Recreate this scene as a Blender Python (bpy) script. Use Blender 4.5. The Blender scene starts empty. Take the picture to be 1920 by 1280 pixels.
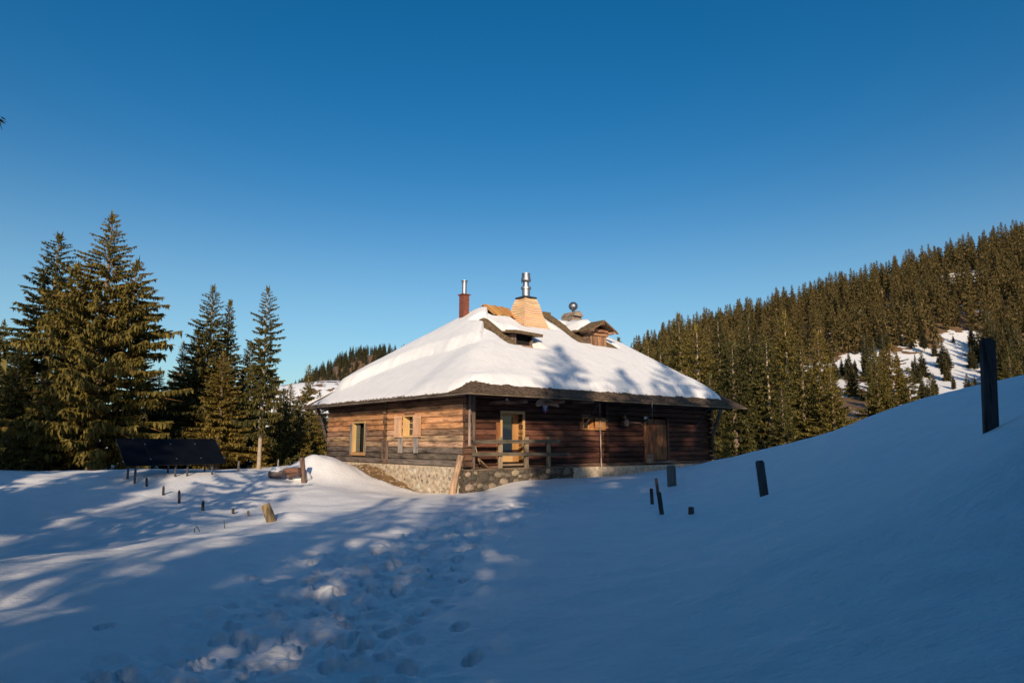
import bpy, math, random
import numpy as np
from mathutils import Vector, Matrix

# ------------------------------------------------------------------ camera, sky, sun
SC = bpy.context.scene
COL = SC.collection
F = 1280.0                      # focal length in photo pixels (24 mm on 36 mm)
HZ = 828.0                      # horizon row
EYE = np.array([0.0, 0.0, 2.0])
PITCH = math.atan((HZ - 640) / F)
cam = bpy.data.cameras.new('camera'); cam.lens = 24; cam.sensor_width = 36
cam.clip_start = 0.1; cam.clip_end = 9000
camo = bpy.data.objects.new('camera', cam); COL.objects.link(camo)
camo.location = EYE; camo.rotation_euler = (math.pi / 2 + PITCH, 0, 0)
SC.camera = camo

SUN_EL = math.radians(18.5)
SUN_AZ = math.radians(-2.0)      # light travels towards +Y, turned this much to +X
w = bpy.data.worlds.new('World'); SC.world = w; w.use_nodes = True
nt = w.node_tree; nt.nodes.clear()
sky = nt.nodes.new('ShaderNodeTexSky'); sky.sky_type = 'NISHITA'; sky.sun_disc = False
sky.sun_elevation = SUN_EL; sky.sun_rotation = math.pi + SUN_AZ
sky.altitude = 1000; sky.air_density = 1.05; sky.dust_density = 2.6; sky.ozone_density = 5.0
bg = nt.nodes.new('ShaderNodeBackground'); bg.inputs[1].default_value = 0.116
wo = nt.nodes.new('ShaderNodeOutputWorld')
hs = nt.nodes.new('ShaderNodeHueSaturation'); hs.inputs['Hue'].default_value = 0.491; hs.inputs['Saturation'].default_value = 1.24
# pale haze low in the sky, the same all round the horizon
tcw = nt.nodes.new('ShaderNodeTexCoord'); sxyz = nt.nodes.new('ShaderNodeSeparateXYZ'); nt.links.new(tcw.outputs['Generated'], sxyz.inputs[0])
def wm(op, a, b):
    o = nt.nodes.new('ShaderNodeMath'); o.operation = op
    for k, v in enumerate((a, b)):
        if isinstance(v, (int, float)): o.inputs[k].default_value = v
        else: nt.links.new(v, o.inputs[k])
    return o.outputs[0]
hz_ = wm('DIVIDE', 0.21 / 0.116, wm('ADD', wm('POWER', 2.71828, wm('DIVIDE', wm('SUBTRACT', sxyz.outputs[2], 0.24), 0.06)), 1.0))
hcol = nt.nodes.new('ShaderNodeVectorMath'); hcol.operation = 'SCALE'; hcol.inputs[0].default_value = (1.0, 0.9, 0.2); nt.links.new(hz_, hcol.inputs['Scale'])
hadd = nt.nodes.new('ShaderNodeVectorMath'); hadd.operation = 'ADD'
nt.links.new(sky.outputs[0], hs.inputs['Color']); nt.links.new(hs.outputs[0], hadd.inputs[0]); nt.links.new(hcol.outputs[0], hadd.inputs[1]); nt.links.new(hadd.outputs[0], bg.inputs[0]); nt.links.new(bg.outputs[0], wo.inputs[0])
sl = bpy.data.lights.new('sun', 'SUN'); sl.energy = 5.0; sl.angle = math.radians(0.53); sl.color = (1.0, 0.80, 0.58)
so = bpy.data.objects.new('sun', sl); COL.objects.link(so)
LD = Vector((math.sin(SUN_AZ) * math.cos(SUN_EL), math.cos(SUN_AZ) * math.cos(SUN_EL), -math.sin(SUN_EL)))
so.rotation_euler = LD.to_track_quat('-Z', 'Y').to_euler(); so.location = (-10, -60, 40)
SC.view_settings.view_transform = 'Standard'; SC.view_settings.look = 'None'
SC.view_settings.exposure = 0.0; SC.view_settings.gamma = 1.0
SC.cycles.max_bounces = 5; SC.cycles.diffuse_bounces = 3; SC.cycles.glossy_bounces = 3
SC.cycles.transmission_bounces = 3; SC.cycles.transparent_max_bounces = 6
SC.cycles.caustics_reflective = False; SC.cycles.caustics_refractive = False

# ------------------------------------------------------------------ pixel helpers
def ray(px, py):
    u = (px - 960) / F; v = (640 - py) / F
    return np.array([u, math.cos(PITCH) - v * math.sin(PITCH), math.sin(PITCH) + v * math.cos(PITCH)])
def P(px, py, Y):
    r = ray(px, py); return EYE + r * (Y / r[1])

R_ = random.Random(7)
NP = np.random.RandomState(11)

# ------------------------------------------------------------------ hut frame (local x = along front wall, local y = along side wall)
_n = P(878, 734.5, 27.0); EZ = _n[2]
def atz(px, py, z):
    r = ray(px, py); return EYE + r * ((z - EYE[2]) / r[2])
_L = atz(562, 764, EZ); _R = atz(1400, 764, EZ)
UX = (_R - _n); UX[2] = 0; LB = float(np.linalg.norm(UX)); UX = UX / LB
UY = np.array([-UX[1], UX[0], 0.0]); LA = float((_L - _n) @ UY)
HO = np.array([_n[0], _n[1], 0.0]); HANG = math.atan2(UX[1], UX[0])
def l2w(x, y, z=0.0): return HO + UX * x + UY * y + np.array([0, 0, z])
def w2l(p): d = np.asarray(p) - HO; return np.array([d @ UX, d @ UY, p[2]])
def on_y(px, py, yc):           # hit the vertical plane local y = yc -> (x, z)
    r = ray(px, py); t = (yc - (EYE - HO) @ UY) / (r @ UY); q = w2l(EYE + r * t); return q[0], q[2]
def on_x(px, py, xc):
    r = ray(px, py); t = (xc - (EYE - HO) @ UX) / (r @ UX); q = w2l(EYE + r * t); return q[1], q[2]
OL, OR = 0.85, 2.15               # side wall plane x = OL, front wall plane y = OR
RZ = 8.0                        # ridge height over the eave is found from the picture
YR = LA / 2
# ridge height: the ridge passes picture point (1000,597) under its snow
_x, _z = on_y(1000, 598, YR); S2 = (_z - EZ) / YR
RX0 = on_y(915, 580, YR)[0]; RX1 = on_y(1085, 604, YR)[0]
S1 = (_z - EZ) / RX0; S3 = (_z - EZ) / (LB - RX1)
print('hut', LA, LB, 'eave', EZ, 'ridge', _z, 'rx', RX0, RX1, 'slopes', S1, S2, S3)
def roofz(x, y): return EZ + np.minimum(np.minimum(S1 * x, S3 * (LB - x)), np.minimum(S2 * y, S2 * (LA - y)))
def on_front_roof(px, py, up=0.0):
    r = ray(px, py); e = w2l(EYE); ry = r @ UY
    t = (EZ + up + S2 * e[1] - EYE[2]) / (r[2] - S2 * ry); return w2l(EYE + r * t)

# ------------------------------------------------------------------ numpy noise
def vnoise(x, y, seed=0):
    x = np.asarray(x, float); y = np.asarray(y, float)
    xi = np.floor(x).astype(np.int64); yi = np.floor(y).astype(np.int64)
    fx = x - xi; fy = y - yi; fx = fx * fx * (3 - 2 * fx); fy = fy * fy * (3 - 2 * fy)
    def h(a, b):
        n = (a * 374761393 + b * 668265263 + seed * 1442695041) & 0x7fffffff
        n = ((n ^ (n >> 13)) * 1274126177) & 0x7fffffff
        return ((n ^ (n >> 16)) & 0xffff) / 65535.0
    a = h(xi, yi); b = h(xi + 1, yi); c = h(xi, yi + 1); d = h(xi + 1, yi + 1)
    return (a + (b - a) * fx) * (1 - fy) + (c + (d - c) * fx) * fy
def fbm(x, y, o=4, seed=0):
    s = 0; a = 0.5
    for k in range(o):
        s = s + a * (vnoise(x * 2 ** k, y * 2 ** k, seed + k) - 0.5); a *= 0.5
    return s
def sstep(a, b, x):
    t = np.clip((np.asarray(x, float) - a) / (b - a), 0, 1); return t * t * (3 - 2 * t)

# ------------------------------------------------------------------ materials
def newmat(name):
    m = bpy.data.materials.new(name); m.use_nodes = True
    n = m.node_tree; b = n.nodes['Principled BSDF']; return m, n, b
def N(n, t, **kw):
    o = n.nodes.new(t)
    for k, v in kw.items(): setattr(o, k, v)
    return o
def ramp(n, fac, stops):
    r = N(n, 'ShaderNodeValToRGB'); e = r.color_ramp.elements
    while len(e) < len(stops): e.new(0.5)
    for k, (p, c) in enumerate(stops): e[k].position = p; e[k].color = (*c, 1)
    n.links.new(fac, r.inputs[0]); return r.outputs[0]
def noise(n, vec, scale, detail=4, rough=0.55):
    t = N(n, 'ShaderNodeTexNoise'); t.inputs['Scale'].default_value = scale
    t.inputs['Detail'].default_value = detail; t.inputs['Roughness'].default_value = rough
    if vec is not None: n.links.new(vec, t.inputs['Vector'])
    return t.outputs[0]
def bump(n, b, h, strength, dist, prev=None):
    o = N(n, 'ShaderNodeBump'); o.inputs['Strength'].default_value = strength; o.inputs['Distance'].default_value = dist
    n.links.new(h, o.inputs['Height'])
    if prev: n.links.new(prev, o.inputs['Normal'])
    n.links.new(o.outputs[0], b.inputs['Normal']); return o.outputs[0]
def math_(n, op, a, b=None):
    o = N(n, 'ShaderNodeMath', operation=op)
    for k, v in enumerate((a, b)):
        if v is None: continue
        if isinstance(v, (int, float)): o.inputs[k].default_value = v
        else: n.links.new(v, o.inputs[k])
    return o.outputs[0]
def mixc(n, fac, a, b, mode='MIX'):
    o = N(n, 'ShaderNodeMix', data_type='RGBA', blend_type=mode)
    for s, v in ((o.inputs[0], fac), (o.inputs[6], a), (o.inputs[7], b)):
        if isinstance(v, (int, float)): s.default_value = v
        elif isinstance(v, tuple): s.default_value = (*v, 1)
        else: n.links.new(v, s)
    return o.outputs[2]

def mat_wood(name, axis, rough=0.75, contrast=1.0, bmp=0.5):
    """weathered wood, grain along the given local axis; colour comes from the object's own colour"""
    m, n, b = newmat(name)
    tc = N(n, 'ShaderNodeTexCoord'); oi = N(n, 'ShaderNodeObjectInfo')
    off = N(n, 'ShaderNodeVectorMath', operation='SCALE'); off.inputs[0].default_value = (37, 61, 23)
    n.links.new(oi.outputs['Random'], off.inputs['Scale'])
    ad = N(n, 'ShaderNodeVectorMath', operation='ADD')
    n.links.new(tc.outputs['Object'], ad.inputs[0]); n.links.new(off.outputs[0], ad.inputs[1])
    mp = N(n, 'ShaderNodeMapping'); s = [1.0, 1.0, 1.0]; s[axis] = 0.05
    mp.inputs['Scale'].default_value = s; n.links.new(ad.outputs[0], mp.inputs['Vector'])
    mp2 = N(n, 'ShaderNodeMapping'); s = [1.0, 1.0, 1.0]; s[axis] = 0.35
    mp2.inputs['Scale'].default_value = s; n.links.new(ad.outputs[0], mp2.inputs['Vector'])
    g = noise(n, mp.outputs[0], 34, 5, 0.65); st = noise(n, mp2.outputs[0], 2.6, 4, 0.6)
    c = 0.55 * contrast
    gr = ramp(n, g, [(0.3, (1 - c,) * 3), (0.55, (1, 1, 1)), (0.8, (1 + 0.25 * contrast,) * 3)])
    sr = ramp(n, st, [(0.3, (1 - 0.6 * contrast, 1 - 0.58 * contrast, 1 - 0.52 * contrast)), (0.55, (1, 1, 1)), (0.75, (1.15, 1.15, 1.2))])
    k = mixc(n, 1.0, oi.outputs['Color'], gr, 'MULTIPLY'); k = mixc(n, 1.0, k, sr, 'MULTIPLY')
    if contrast > 0.5:
        mp3 = N(n, 'ShaderNodeMapping'); s3 = [1.0, 1.0, 1.0]; s3[axis] = 0.12
        mp3.inputs['Scale'].default_value = s3; n.links.new(ad.outputs[0], mp3.inputs['Vector'])
        g3 = noise(n, mp3.outputs[0], 7.5, 6, 0.7)
        wr = ramp(n, g3, [(0.36, (0.25, 0.24, 0.24)), (0.47, (1, 1, 1)), (0.62, (1.05, 1.05, 1.05)), (0.72, (1.5, 1.55, 1.65))])
        k = mixc(n, 1.0, k, wr, 'MULTIPLY')
    n.links.new(k, b.inputs['Base Color']); b.inputs['Roughness'].default_value = rough
    b.inputs['Specular IOR Level'].default_value = 0.25
    bump(n, b, g, bmp, 0.012)
    return m
WX = mat_wood('wood_grain_x', 0); WY = mat_wood('wood_grain_y', 1); WZ = mat_wood('wood_grain_z', 2)
NX = mat_wood('new_wood_x', 0, 0.55, 0.3, 0.2); NZ = mat_wood('new_wood_z', 2, 0.55, 0.3, 0.2); NY = mat_wood('new_wood_y', 1, 0.55, 0.3, 0.2)

def mat_plain(name, col, rough=0.6, metal=0.0, nscale=8, var=0.25, bmp=0.0, spec=0.4):
    m, n, b = newmat(name); tc = N(n, 'ShaderNodeTexCoord')
    g = noise(n, tc.outputs['Object'], nscale, 5)
    r = ramp(n, g, [(0.3, tuple(c * (1 - var) for c in col)), (0.7, tuple(min(1, c * (1 + var)) for c in col))])
    n.links.new(r, b.inputs['Base Color']); b.inputs['Roughness'].default_value = rough
    b.inputs['Metallic'].default_value = metal; b.inputs['Specular IOR Level'].default_value = spec
    if bmp: bump(n, b, g, bmp, 0.02)
    return m
M_STEEL = mat_plain('brushed_steel', (0.38, 0.39, 0.41), 0.48, 1.0, 20, 0.08)
M_COPPER = mat_plain('aged_copper', (0.26, 0.085, 0.05), 0.45, 0.35, 6, 0.3)
M_DARKMETAL = mat_plain('dark_sheet_metal', (0.10, 0.10, 0.11), 0.4, 0.8, 10, 0.2)
M_SHINGLE = mat_plain('weathered_shingle', (0.12, 0.085, 0.06), 0.9, 0, 9, 0.6, 0.6, 0.1)
M_MOSS = mat_plain('mossy_shingle', (0.15, 0.105, 0.06), 0.95, 0, 14, 0.7, 0.9, 0.1)
M_DARKIN = mat_plain('dark_interior', (0.012, 0.010, 0.009), 0.9, 0, 3, 0.2)
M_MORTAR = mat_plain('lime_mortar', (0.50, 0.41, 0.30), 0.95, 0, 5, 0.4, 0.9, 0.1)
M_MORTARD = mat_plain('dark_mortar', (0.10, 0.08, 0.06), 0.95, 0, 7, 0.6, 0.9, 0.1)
M_GLASS = mat_plain('window_glass', (0.02, 0.025, 0.03), 0.04, 0, 2, 0.1, 0, 0.9)
M_PANEL = mat_plain('solar_glass', (0.005, 0.0055, 0.008), 0.3, 0, 2, 0.3, 0, 0.12)
M_WHITE = mat_plain('white_enamel', (0.7, 0.7, 0.72), 0.4, 0, 20, 0.1)
M_BLUE = mat_plain('blue_enamel', (0.07, 0.13, 0.42), 0.4, 0, 20, 0.1)
M_RED = mat_plain('red_enamel', (0.5, 0.06, 0.05), 0.4, 0, 20, 0.1)
M_CURTAIN = mat_plain('green_curtain', (0.13, 0.125, 0.08), 0.9, 0, 14, 0.4)

# stone: own colour per object
def mat_stone():
    m, n, b = newmat('field_stone'); tc = N(n, 'ShaderNodeTexCoord'); oi = N(n, 'ShaderNodeObjectInfo')
    g = noise(n, tc.outputs['Object'], 5, 6, 0.7)
    r = ramp(n, g, [(0.3, (0.55, 0.55, 0.55)), (0.7, (1.2, 1.18, 1.12))])
    n.links.new(mixc(n, 1.0, oi.outputs['Color'], r, 'MULTIPLY'), b.inputs['Base Color'])
    b.inputs['Roughness'].default_value = 0.9; bump(n, b, g, 0.5, 0.03); return m
M_STONE = mat_stone()

def mat_snow(name='snow', ground=False):
    m, n, b = newmat(name); tc = N(n, 'ShaderNodeTexCoord')
    gm = N(n, 'ShaderNodeNewGeometry')
    fine = noise(n, gm.outputs['Position'], 26, 5, 0.7); mid = noise(n, gm.outputs['Position'], 2.3, 4, 0.5)
    crust = noise(n, gm.outputs['Position'], 8.5, 3, 0.55)
    white = ramp(n, mid, [(0.3, (0.77, 0.77, 0.775)), (0.7, (0.83, 0.83, 0.83))])
    b.inputs['Roughness'].default_value = 0.55; b.inputs['Specular IOR Level'].default_value = 0.25
    h = math_(n, 'ADD', math_(n, 'MULTIPLY', fine, 0.35), math_(n, 'MULTIPLY', crust, 1.0))
    mpr = N(n, 'ShaderNodeMapping'); mpr.inputs['Scale'].default_value = (0.35, 1.0, 1.0); mpr.inputs['Rotation'].default_value = (0, 0, 0.35)
    n.links.new(gm.outputs['Position'], mpr.inputs['Vector']); rip = noise(n, mpr.outputs[0], 13, 4, 0.6)
    h = math_(n, 'ADD', h, math_(n, 'MULTIPLY', rip, 0.8))
    bump(n, b, h, 0.5, 0.045)
    if ground:
        at = N(n, 'ShaderNodeAttribute', attribute_name='bare')
        pn = noise(n, gm.outputs['Position'], 0.12, 6, 0.62)
        f = math_(n, 'GREATER_THAN', math_(n, 'ADD', math_(n, 'MULTIPLY', at.outputs['Fac'], 0.62), math_(n, 'SUBTRACT', pn, 0.5)), 0.5)
        earth = ramp(n, noise(n, gm.outputs['Position'], 0.6, 5, 0.7), [(0.3, (0.11, 0.075, 0.045)), (0.55, (0.20, 0.12, 0.065)), (0.75, (0.26, 0.17, 0.09))])
        white = mixc(n, f, white, earth)
    n.links.new(white, b.inputs['Base Color'])
    return m
M_SNOW = mat_snow('snow'); M_GROUND = mat_snow('snow_ground', True)
def mat_earth():
    m, n, b = newmat('bare_earth'); gm = N(n, 'ShaderNodeNewGeometry')
    a = noise(n, gm.outputs['Position'], 2.2, 6, 0.7); c = noise(n, gm.outputs['Position'], 16, 5, 0.7)
    k = ramp(n, a, [(0.3, (0.09, 0.05, 0.024)), (0.5, (0.21, 0.125, 0.055)), (0.7, (0.28, 0.18, 0.085))])
    k = mixc(n, math_(n, 'GREATER_THAN', c, 0.66), k, (0.42, 0.34, 0.24))
    n.links.new(k, b.inputs['Base Color']); b.inputs['Roughness'].default_value = 0.95
    bump(n, b, c, 0.9, 0.04); return m
M_EARTH = mat_earth()
def mat_needles(name, c0, c1, brown):
    m, n, b = newmat(name); at = N(n, 'ShaderNodeAttribute', attribute_name='tint'); oi = N(n, 'ShaderNodeObjectInfo')
    k = ramp(n, at.outputs['Fac'], [(0.0, c0), (0.9, c1), (0.97, brown), (1.0, brown)])
    v = ramp(n, oi.outputs['Random'], [(0, (0.55, 0.62, 0.7)), (0.5, (1, 1, 1)), (0.85, (1.3, 1.18, 0.95)), (1, (1.55, 1.3, 1.1))])
    k = mixc(n, 1.0, k, v, 'MULTIPLY')
    n.links.new(k, b.inputs['Base Color']); b.inputs['Roughness'].default_value = 0.65
    b.inputs['Specular IOR Level'].default_value = 0.2
    tr = N(n, 'ShaderNodeBsdfTranslucent'); n.links.new(k, tr.inputs[0])
    mx = N(n, 'ShaderNodeMixShader'); mx.inputs[0].default_value = 0.22
    out = n.nodes['Material Output']
    n.links.new(b.outputs[0], mx.inputs[1]); n.links.new(tr.outputs[0], mx.inputs[2]); n.links.new(mx.outputs[0], out.inputs[0])
    return m
M_NEEDLE = mat_needles('spruce_needles', (0.034, 0.036, 0.010), (0.225, 0.182, 0.048), (0.24, 0.125, 0.05))
M_NEEDLE_FAR = mat_needles('far_spruce_needles', (0.030, 0.031, 0.013), (0.108, 0.093, 0.036), (0.20, 0.15, 0.09))
M_BARK = mat_plain('spruce_bark', (0.20, 0.15, 0.11), 0.95, 0, 9, 0.5, 0.8, 0.1)
M_BARKP = mat_plain('pale_spruce_bark', (0.36, 0.29, 0.22), 0.95, 0, 9, 0.35, 0.8, 0.1)

# ------------------------------------------------------------------ mesh builder
class MB:
    def __init__(s): s.v = []; s.f = []
    def add(s, vs, fs):
        o = len(s.v); s.v += [tuple(map(float, p)) for p in vs]; s.f += [tuple(o + i for i in f) for f in fs]; return s
    def box(s, x0, x1, y0, y1, z0, z1):
        vs = [(x, y, z) for z in (z0, z1) for y in (y0, y1) for x in (x0, x1)]
        return s.add(vs, [(0, 2, 3, 1), (4, 5, 7, 6), (0, 1, 5, 4), (2, 6, 7, 3), (0, 4, 6, 2), (1, 3, 7, 5)])
    def prism(s, pts, d):        # polygon pts (3-D, planar) swept by vector d
        n = len(pts); d = np.array(d, float); a = [np.array(p, float) for p in pts]; b = [p + d for p in a]
        fs = [tuple(range(n))[::-1], tuple(range(n, 2 * n))] + [(i, (i + 1) % n, n + (i + 1) % n, n + i) for i in range(n)]
        return s.add(a + b, fs)
    def beam(s, p, q, wd, ht, up=(0, 0, 1), ch=0.0):   # rectangular bar from p to q
        p = np.array(p, float); q = np.array(q, float); d = (q - p) / np.linalg.norm(q - p)
        sd = np.cross(d, up); sd = sd / np.linalg.norm(sd); u = np.cross(sd, d)
        a, b = wd / 2, ht / 2
        if ch: pr = [(-a + ch, -b), (a - ch, -b), (a, -b + ch), (a, b - ch), (a - ch, b), (-a + ch, b), (-a, b - ch), (-a, -b + ch)]
        else: pr = [(-a, -b), (a, -b), (a, b), (-a, b)]
        return s.prism([p + sd * i + u * j for i, j in pr], q - p)
    def log(s, p, q, wd, ht, seed, jit=0.014):
        rr = random.Random(seed); p = np.array(p, float); q = np.array(q, float); L = np.linalg.norm(q - p); d = (q - p) / L
        sd = np.cross(d, (0, 0, 1)); n = max(2, min(9, int(L / 0.8) + 1)); vs = []; a, b = wd / 2, ht / 2; c = min(.045, ht * .2)
        pr = [(-a + c, -b), (a - c, -b), (a, -b + c), (a, b - c), (a - c, b), (-a + c, b), (-a, b - c), (-a, -b + c)]
        for k in range(n + 1):
            o = p + d * L * k / n; j1 = rr.uniform(-jit, jit); j2 = rr.uniform(-jit, jit) * .7; j3 = 1 + rr.uniform(-.04, .04)
            vs += [o + sd * (i * j3 + j1) + np.array([0, 0, h * (1 + rr.uniform(-.06, .03)) + j2 * .5]) for i, h in pr]
        fs = [(k * 8 + i, k * 8 + (i + 1) % 8, (k + 1) * 8 + (i + 1) % 8, (k + 1) * 8 + i) for k in range(n) for i in range(8)]
        return s.add(vs, fs + [tuple(range(8))[::-1], tuple(n * 8 + i for i in range(8))])
    def tube(s, pts, rs, n=8, cap=True):
        pts = [np.array(p, float) for p in pts]; m = len(pts); vs = []; ref = None
        for k in range(m):
            d = pts[min(k + 1, m - 1)] - pts[max(k - 1, 0)]; d = d / (np.linalg.norm(d) + 1e-9)
            if ref is None or abs(d @ ref) > 0.95: ref = np.array([1, 0, 0.]) if abs(d[0]) < 0.8 else np.array([0, 1., 0])
            a = np.cross(d, ref); a /= np.linalg.norm(a); b = np.cross(d, a)
            r = rs[k] if hasattr(rs, '__len__') else rs
            vs += [pts[k] + (a * math.cos(2 * math.pi * i / n) + b * math.sin(2 * math.pi * i / n)) * r for i in range(n)]
        fs = [(k * n + i, k * n + (i + 1) % n, (k + 1) * n + (i + 1) % n, (k + 1) * n + i) for k in range(m - 1) for i in range(n)]
        if cap: fs += [tuple(range(n))[::-1], tuple((m - 1) * n + i for i in range(n))]
        return s.add(vs, fs)
    def lathe(s, prof, c, n=16):
        return s.tube([(c[0], c[1], c[2] + z) for r, z in prof], [max(r, 1e-3) for r, z in prof], n)
    def build(s, name, mat, parent=None, color=None, smooth=False, origin=None, kind=None):
        v = np.array(s.v)
        o = v.mean(0) if origin is None else np.array(origin, float)
        me = bpy.data.meshes.new(name); me.from_pydata((v - o).tolist(), [], s.f); me.update()
        me.materials.append(mat)
        if smooth:
            me.polygons.foreach_set('use_smooth', [True] * len(me.polygons))
        ob = bpy.data.objects.new(name, me); COL.objects.link(ob); ob.location = o
        if parent is not None:
            pl = PLOC.get(parent.name, np.zeros(3)); ob.parent = parent; ob.location = o - pl
        PLOC[ob.name] = o
        if color is not None: ob.color = (*color, 1)
        if kind: ob['kind'] = kind
        return ob
PLOC = {}
def npmesh(name, v, f, mat, smooth=True, attrs=None):
    """v (n,3), f (m,k) arrays"""
    me = bpy.data.meshes.new(name); k = f.shape[1]
    me.vertices.add(len(v)); me.vertices.foreach_set('co', np.ascontiguousarray(v, dtype=np.float32).ravel())
    me.loops.add(f.size); me.loops.foreach_set('vertex_index', np.ascontiguousarray(f, dtype=np.int32).ravel())
    me.polygons.add(len(f)); me.polygons.foreach_set('loop_start', np.arange(0, f.size, k, dtype=np.int32))
    me.polygons.foreach_set('use_smooth', np.full(len(f), smooth))
    me.update(calc_edges=True)
    for an, av in (attrs or {}).items():
        a = me.attributes.new(an, 'FLOAT', 'POINT'); a.data.foreach_set('value', np.ascontiguousarray(av, dtype=np.float32))
    for mm in (mat if isinstance(mat, (list, tuple)) else [mat]): me.materials.append(mm)
    return me
def link(name, me, loc=(0, 0, 0), rot=0, parent=None):
    o = bpy.data.objects.new(name, me); COL.objects.link(o); o.location = loc; o.rotation_euler = (0, 0, rot)
    if parent is not None: o.parent = parent
    return o
def tag(o, label=None, cat=None, group=None, kind=None):
    if label: o['label'] = label
    if cat: o['category'] = cat
    if group: o['group'] = group
    if kind: o['kind'] = kind
    return o
def hut_thing(name, base, label, cat, group=None):
    """a top-level Empty standing at hut-local base; parts given in hut-local coordinates"""
    e = bpy.data.objects.new(name, None); COL.objects.link(e); e.location = l2w(*base); e.rotation_euler = (0, 0, HANG)
    e.empty_display_size = 0.2; PLOC[e.name] = np.array(base, float); return tag(e, label, cat, group)
def world_thing(name, base, label, cat, group=None):
    e = bpy.data.objects.new(name, None); COL.objects.link(e); e.location = base
    e.empty_display_size = 0.2; PLOC[e.name] = np.array(base, float); return tag(e, label, cat, group)

# ------------------------------------------------------------------ ground
ctrl = [(0, 0, .42), (-3, 0, .25), (3, 0, 1.0), (0, -6, .7), (-8, -1, .1), (7.5, 2, 2.2), (-14, 4, .1), (12, -4, 3.2), (-10, -12, .6), (4, -14, 1.6),
        (0, 5, .36), (-3.2, 5.3, .24), (3.4, 5, 1.02), (-6, 8, .16), (-20, -25, 1.5), (15, -25, 4)]
for a in [(600, 1180, 6.6), (750, 1050, 11), (850, 985, 16), (940, 950, 20.5), (865, 927, 26.6), (760, 940, 25.5), (640, 925, 27.5),
          (1100, 1060, 9.5), (1100, 960, 17), (1350, 1080, 7.3), (1500, 1000, 8.4), (1600, 1150, 5.2),
          (1920, 790, 7.6), (1790, 848, 8.8), (1690, 890, 10.2), (1560, 930, 12),
          (1857, 806, 9.9), (1432, 930, 18.4), (1259, 910, 24), (1240, 965, 16.4), (1295, 963, 15.6),
          (1920, 708, 18.5), (1700, 760, 22), (1600, 797, 24.5), (1500, 830, 27.5), (1400, 855, 31.5), (1345, 871, 34.0), (1600, 850, 17),
          (505, 978, 18.6), (350, 1006, 14.3), (250, 1036, 11.6), (0, 1088, 8.9), (120, 1062, 10),
          (437, 963, 23.5), (380, 956, 23.0), (336, 942, 24.0), (306, 928, 25.0), (275, 912, 26.0), (300, 892, 27.0), (100, 882, 31), (-60, 885, 29),
          (0, 960, 20.5), (0, 1048, 14), (120, 1034, 15.5), (250, 1010, 18), (350, 985, 20), (150, 985, 19.5), (500, 882, 33.5), (420, 884, 33), (560, 892, 31), (190, 886, 36), (300, 884, 37), (450, 880, 39)]:
    ctrl.append(tuple(P(*a)))
YT = 1.4                   # terrace front face
for px, py in [(900, 922), (960, 907), (1030, 898), (1130, 895), (1200, 886), (1260, 880), (1325, 871)]:
    x, z = on_y(px, py, YT - 0.1); ctrl.append(tuple(l2w(x, YT - 0.1, z)))
for px, py in [(635, 868), (680, 868), (720, 884), (760, 908), (795, 927), (840, 928)]:
    y, z = on_x(px, py, OL - 0.15); ctrl.append(tuple(l2w(OL - 0.15, y, z)))
ctrl += [(l2w(10, 10)[0], l2w(10, 10)[1], 0.3), (-14, 50, 0.0), (12, 48, -1.5), (24, 40, -1.0), (28, 26, 3.0), (26, 10, 6), (-34, 40, 0.8), (-30, 20, 0.3), (-26, 8, 0.2)]
_c = np.array(ctrl)
def _tps_fit(c, lam=0.02):
    n = len(c); d = np.linalg.norm(c[:, None, :2] - c[None, :, :2], axis=2)
    K = np.where(d > 0, d * d * np.log(d + 1e-12), 0) + lam * np.eye(n) * 30
    Pm = np.c_[np.ones(n), c[:, :2]]
    A = np.zeros((n + 3, n + 3)); A[:n, :n] = K; A[:n, n:] = Pm; A[n:, :n] = Pm.T
    return np.linalg.solve(A, np.r_[c[:, 2], 0, 0, 0])
_W = _tps_fit(_c)
def tps(x, y):
    x = np.asarray(x, float); sh = x.shape; x = x.ravel(); y = np.asarray(y, float).ravel(); o = _W[-3] + _W[-2] * x + _W[-1] * y
    for k in range(len(_c)):
        d2 = (x - _c[k, 0]) ** 2 + (y - _c[k, 1]) ** 2
        o += _W[k] * 0.5 * d2 * np.log(d2 + 1e-12)
    return o.reshape(sh)
def farz(X, Y):
    r = np.hypot(X, Y)
    base = -3.0 + 3.5 * sstep(20, -40, X) + 0 * X
    hr = (34 + 0.295 * (X - 49)) * sstep(0, 70, X) + 5
    z = base + np.clip(hr, 0, None) * (0.22 * sstep(60, 150, Y) + 0.78 * sstep(130, 310, Y)) * sstep(-30, 60, X)
    z = z + 72 * sstep(-240, -110, X) * sstep(60, -10, X) * np.exp(-((Y - 560) / 110) ** 2) + 30 * np.exp(-(((X + 95) / 90) ** 2 + ((Y - 380) / 60) ** 2))
    z = z + 26 * np.exp(-(((X + 330) / 130) ** 2 + ((Y - 330) / 120) ** 2))
    return z + 5 * fbm(X / 40, Y / 40, 3, 5) * sstep(70, 140, r)
CLRP = [(1795, 112, 10, 14), (1788, 135, 10, 14), (1780, 160, 10, 14), (1775, 180, 11, 12), (1760, 197, 11, 10), (1815, 212, 7, 8), (1715, 200, 8, 7), (1572, 125, 6, 14), (1575, 150, 7, 14), (1578, 175, 9, 14), (1575, 200, 11, 11), (1640, 205, 9, 7), (1815, 275, 7, 10)]
MOUNDC = P(603, 880, 32.0)
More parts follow.
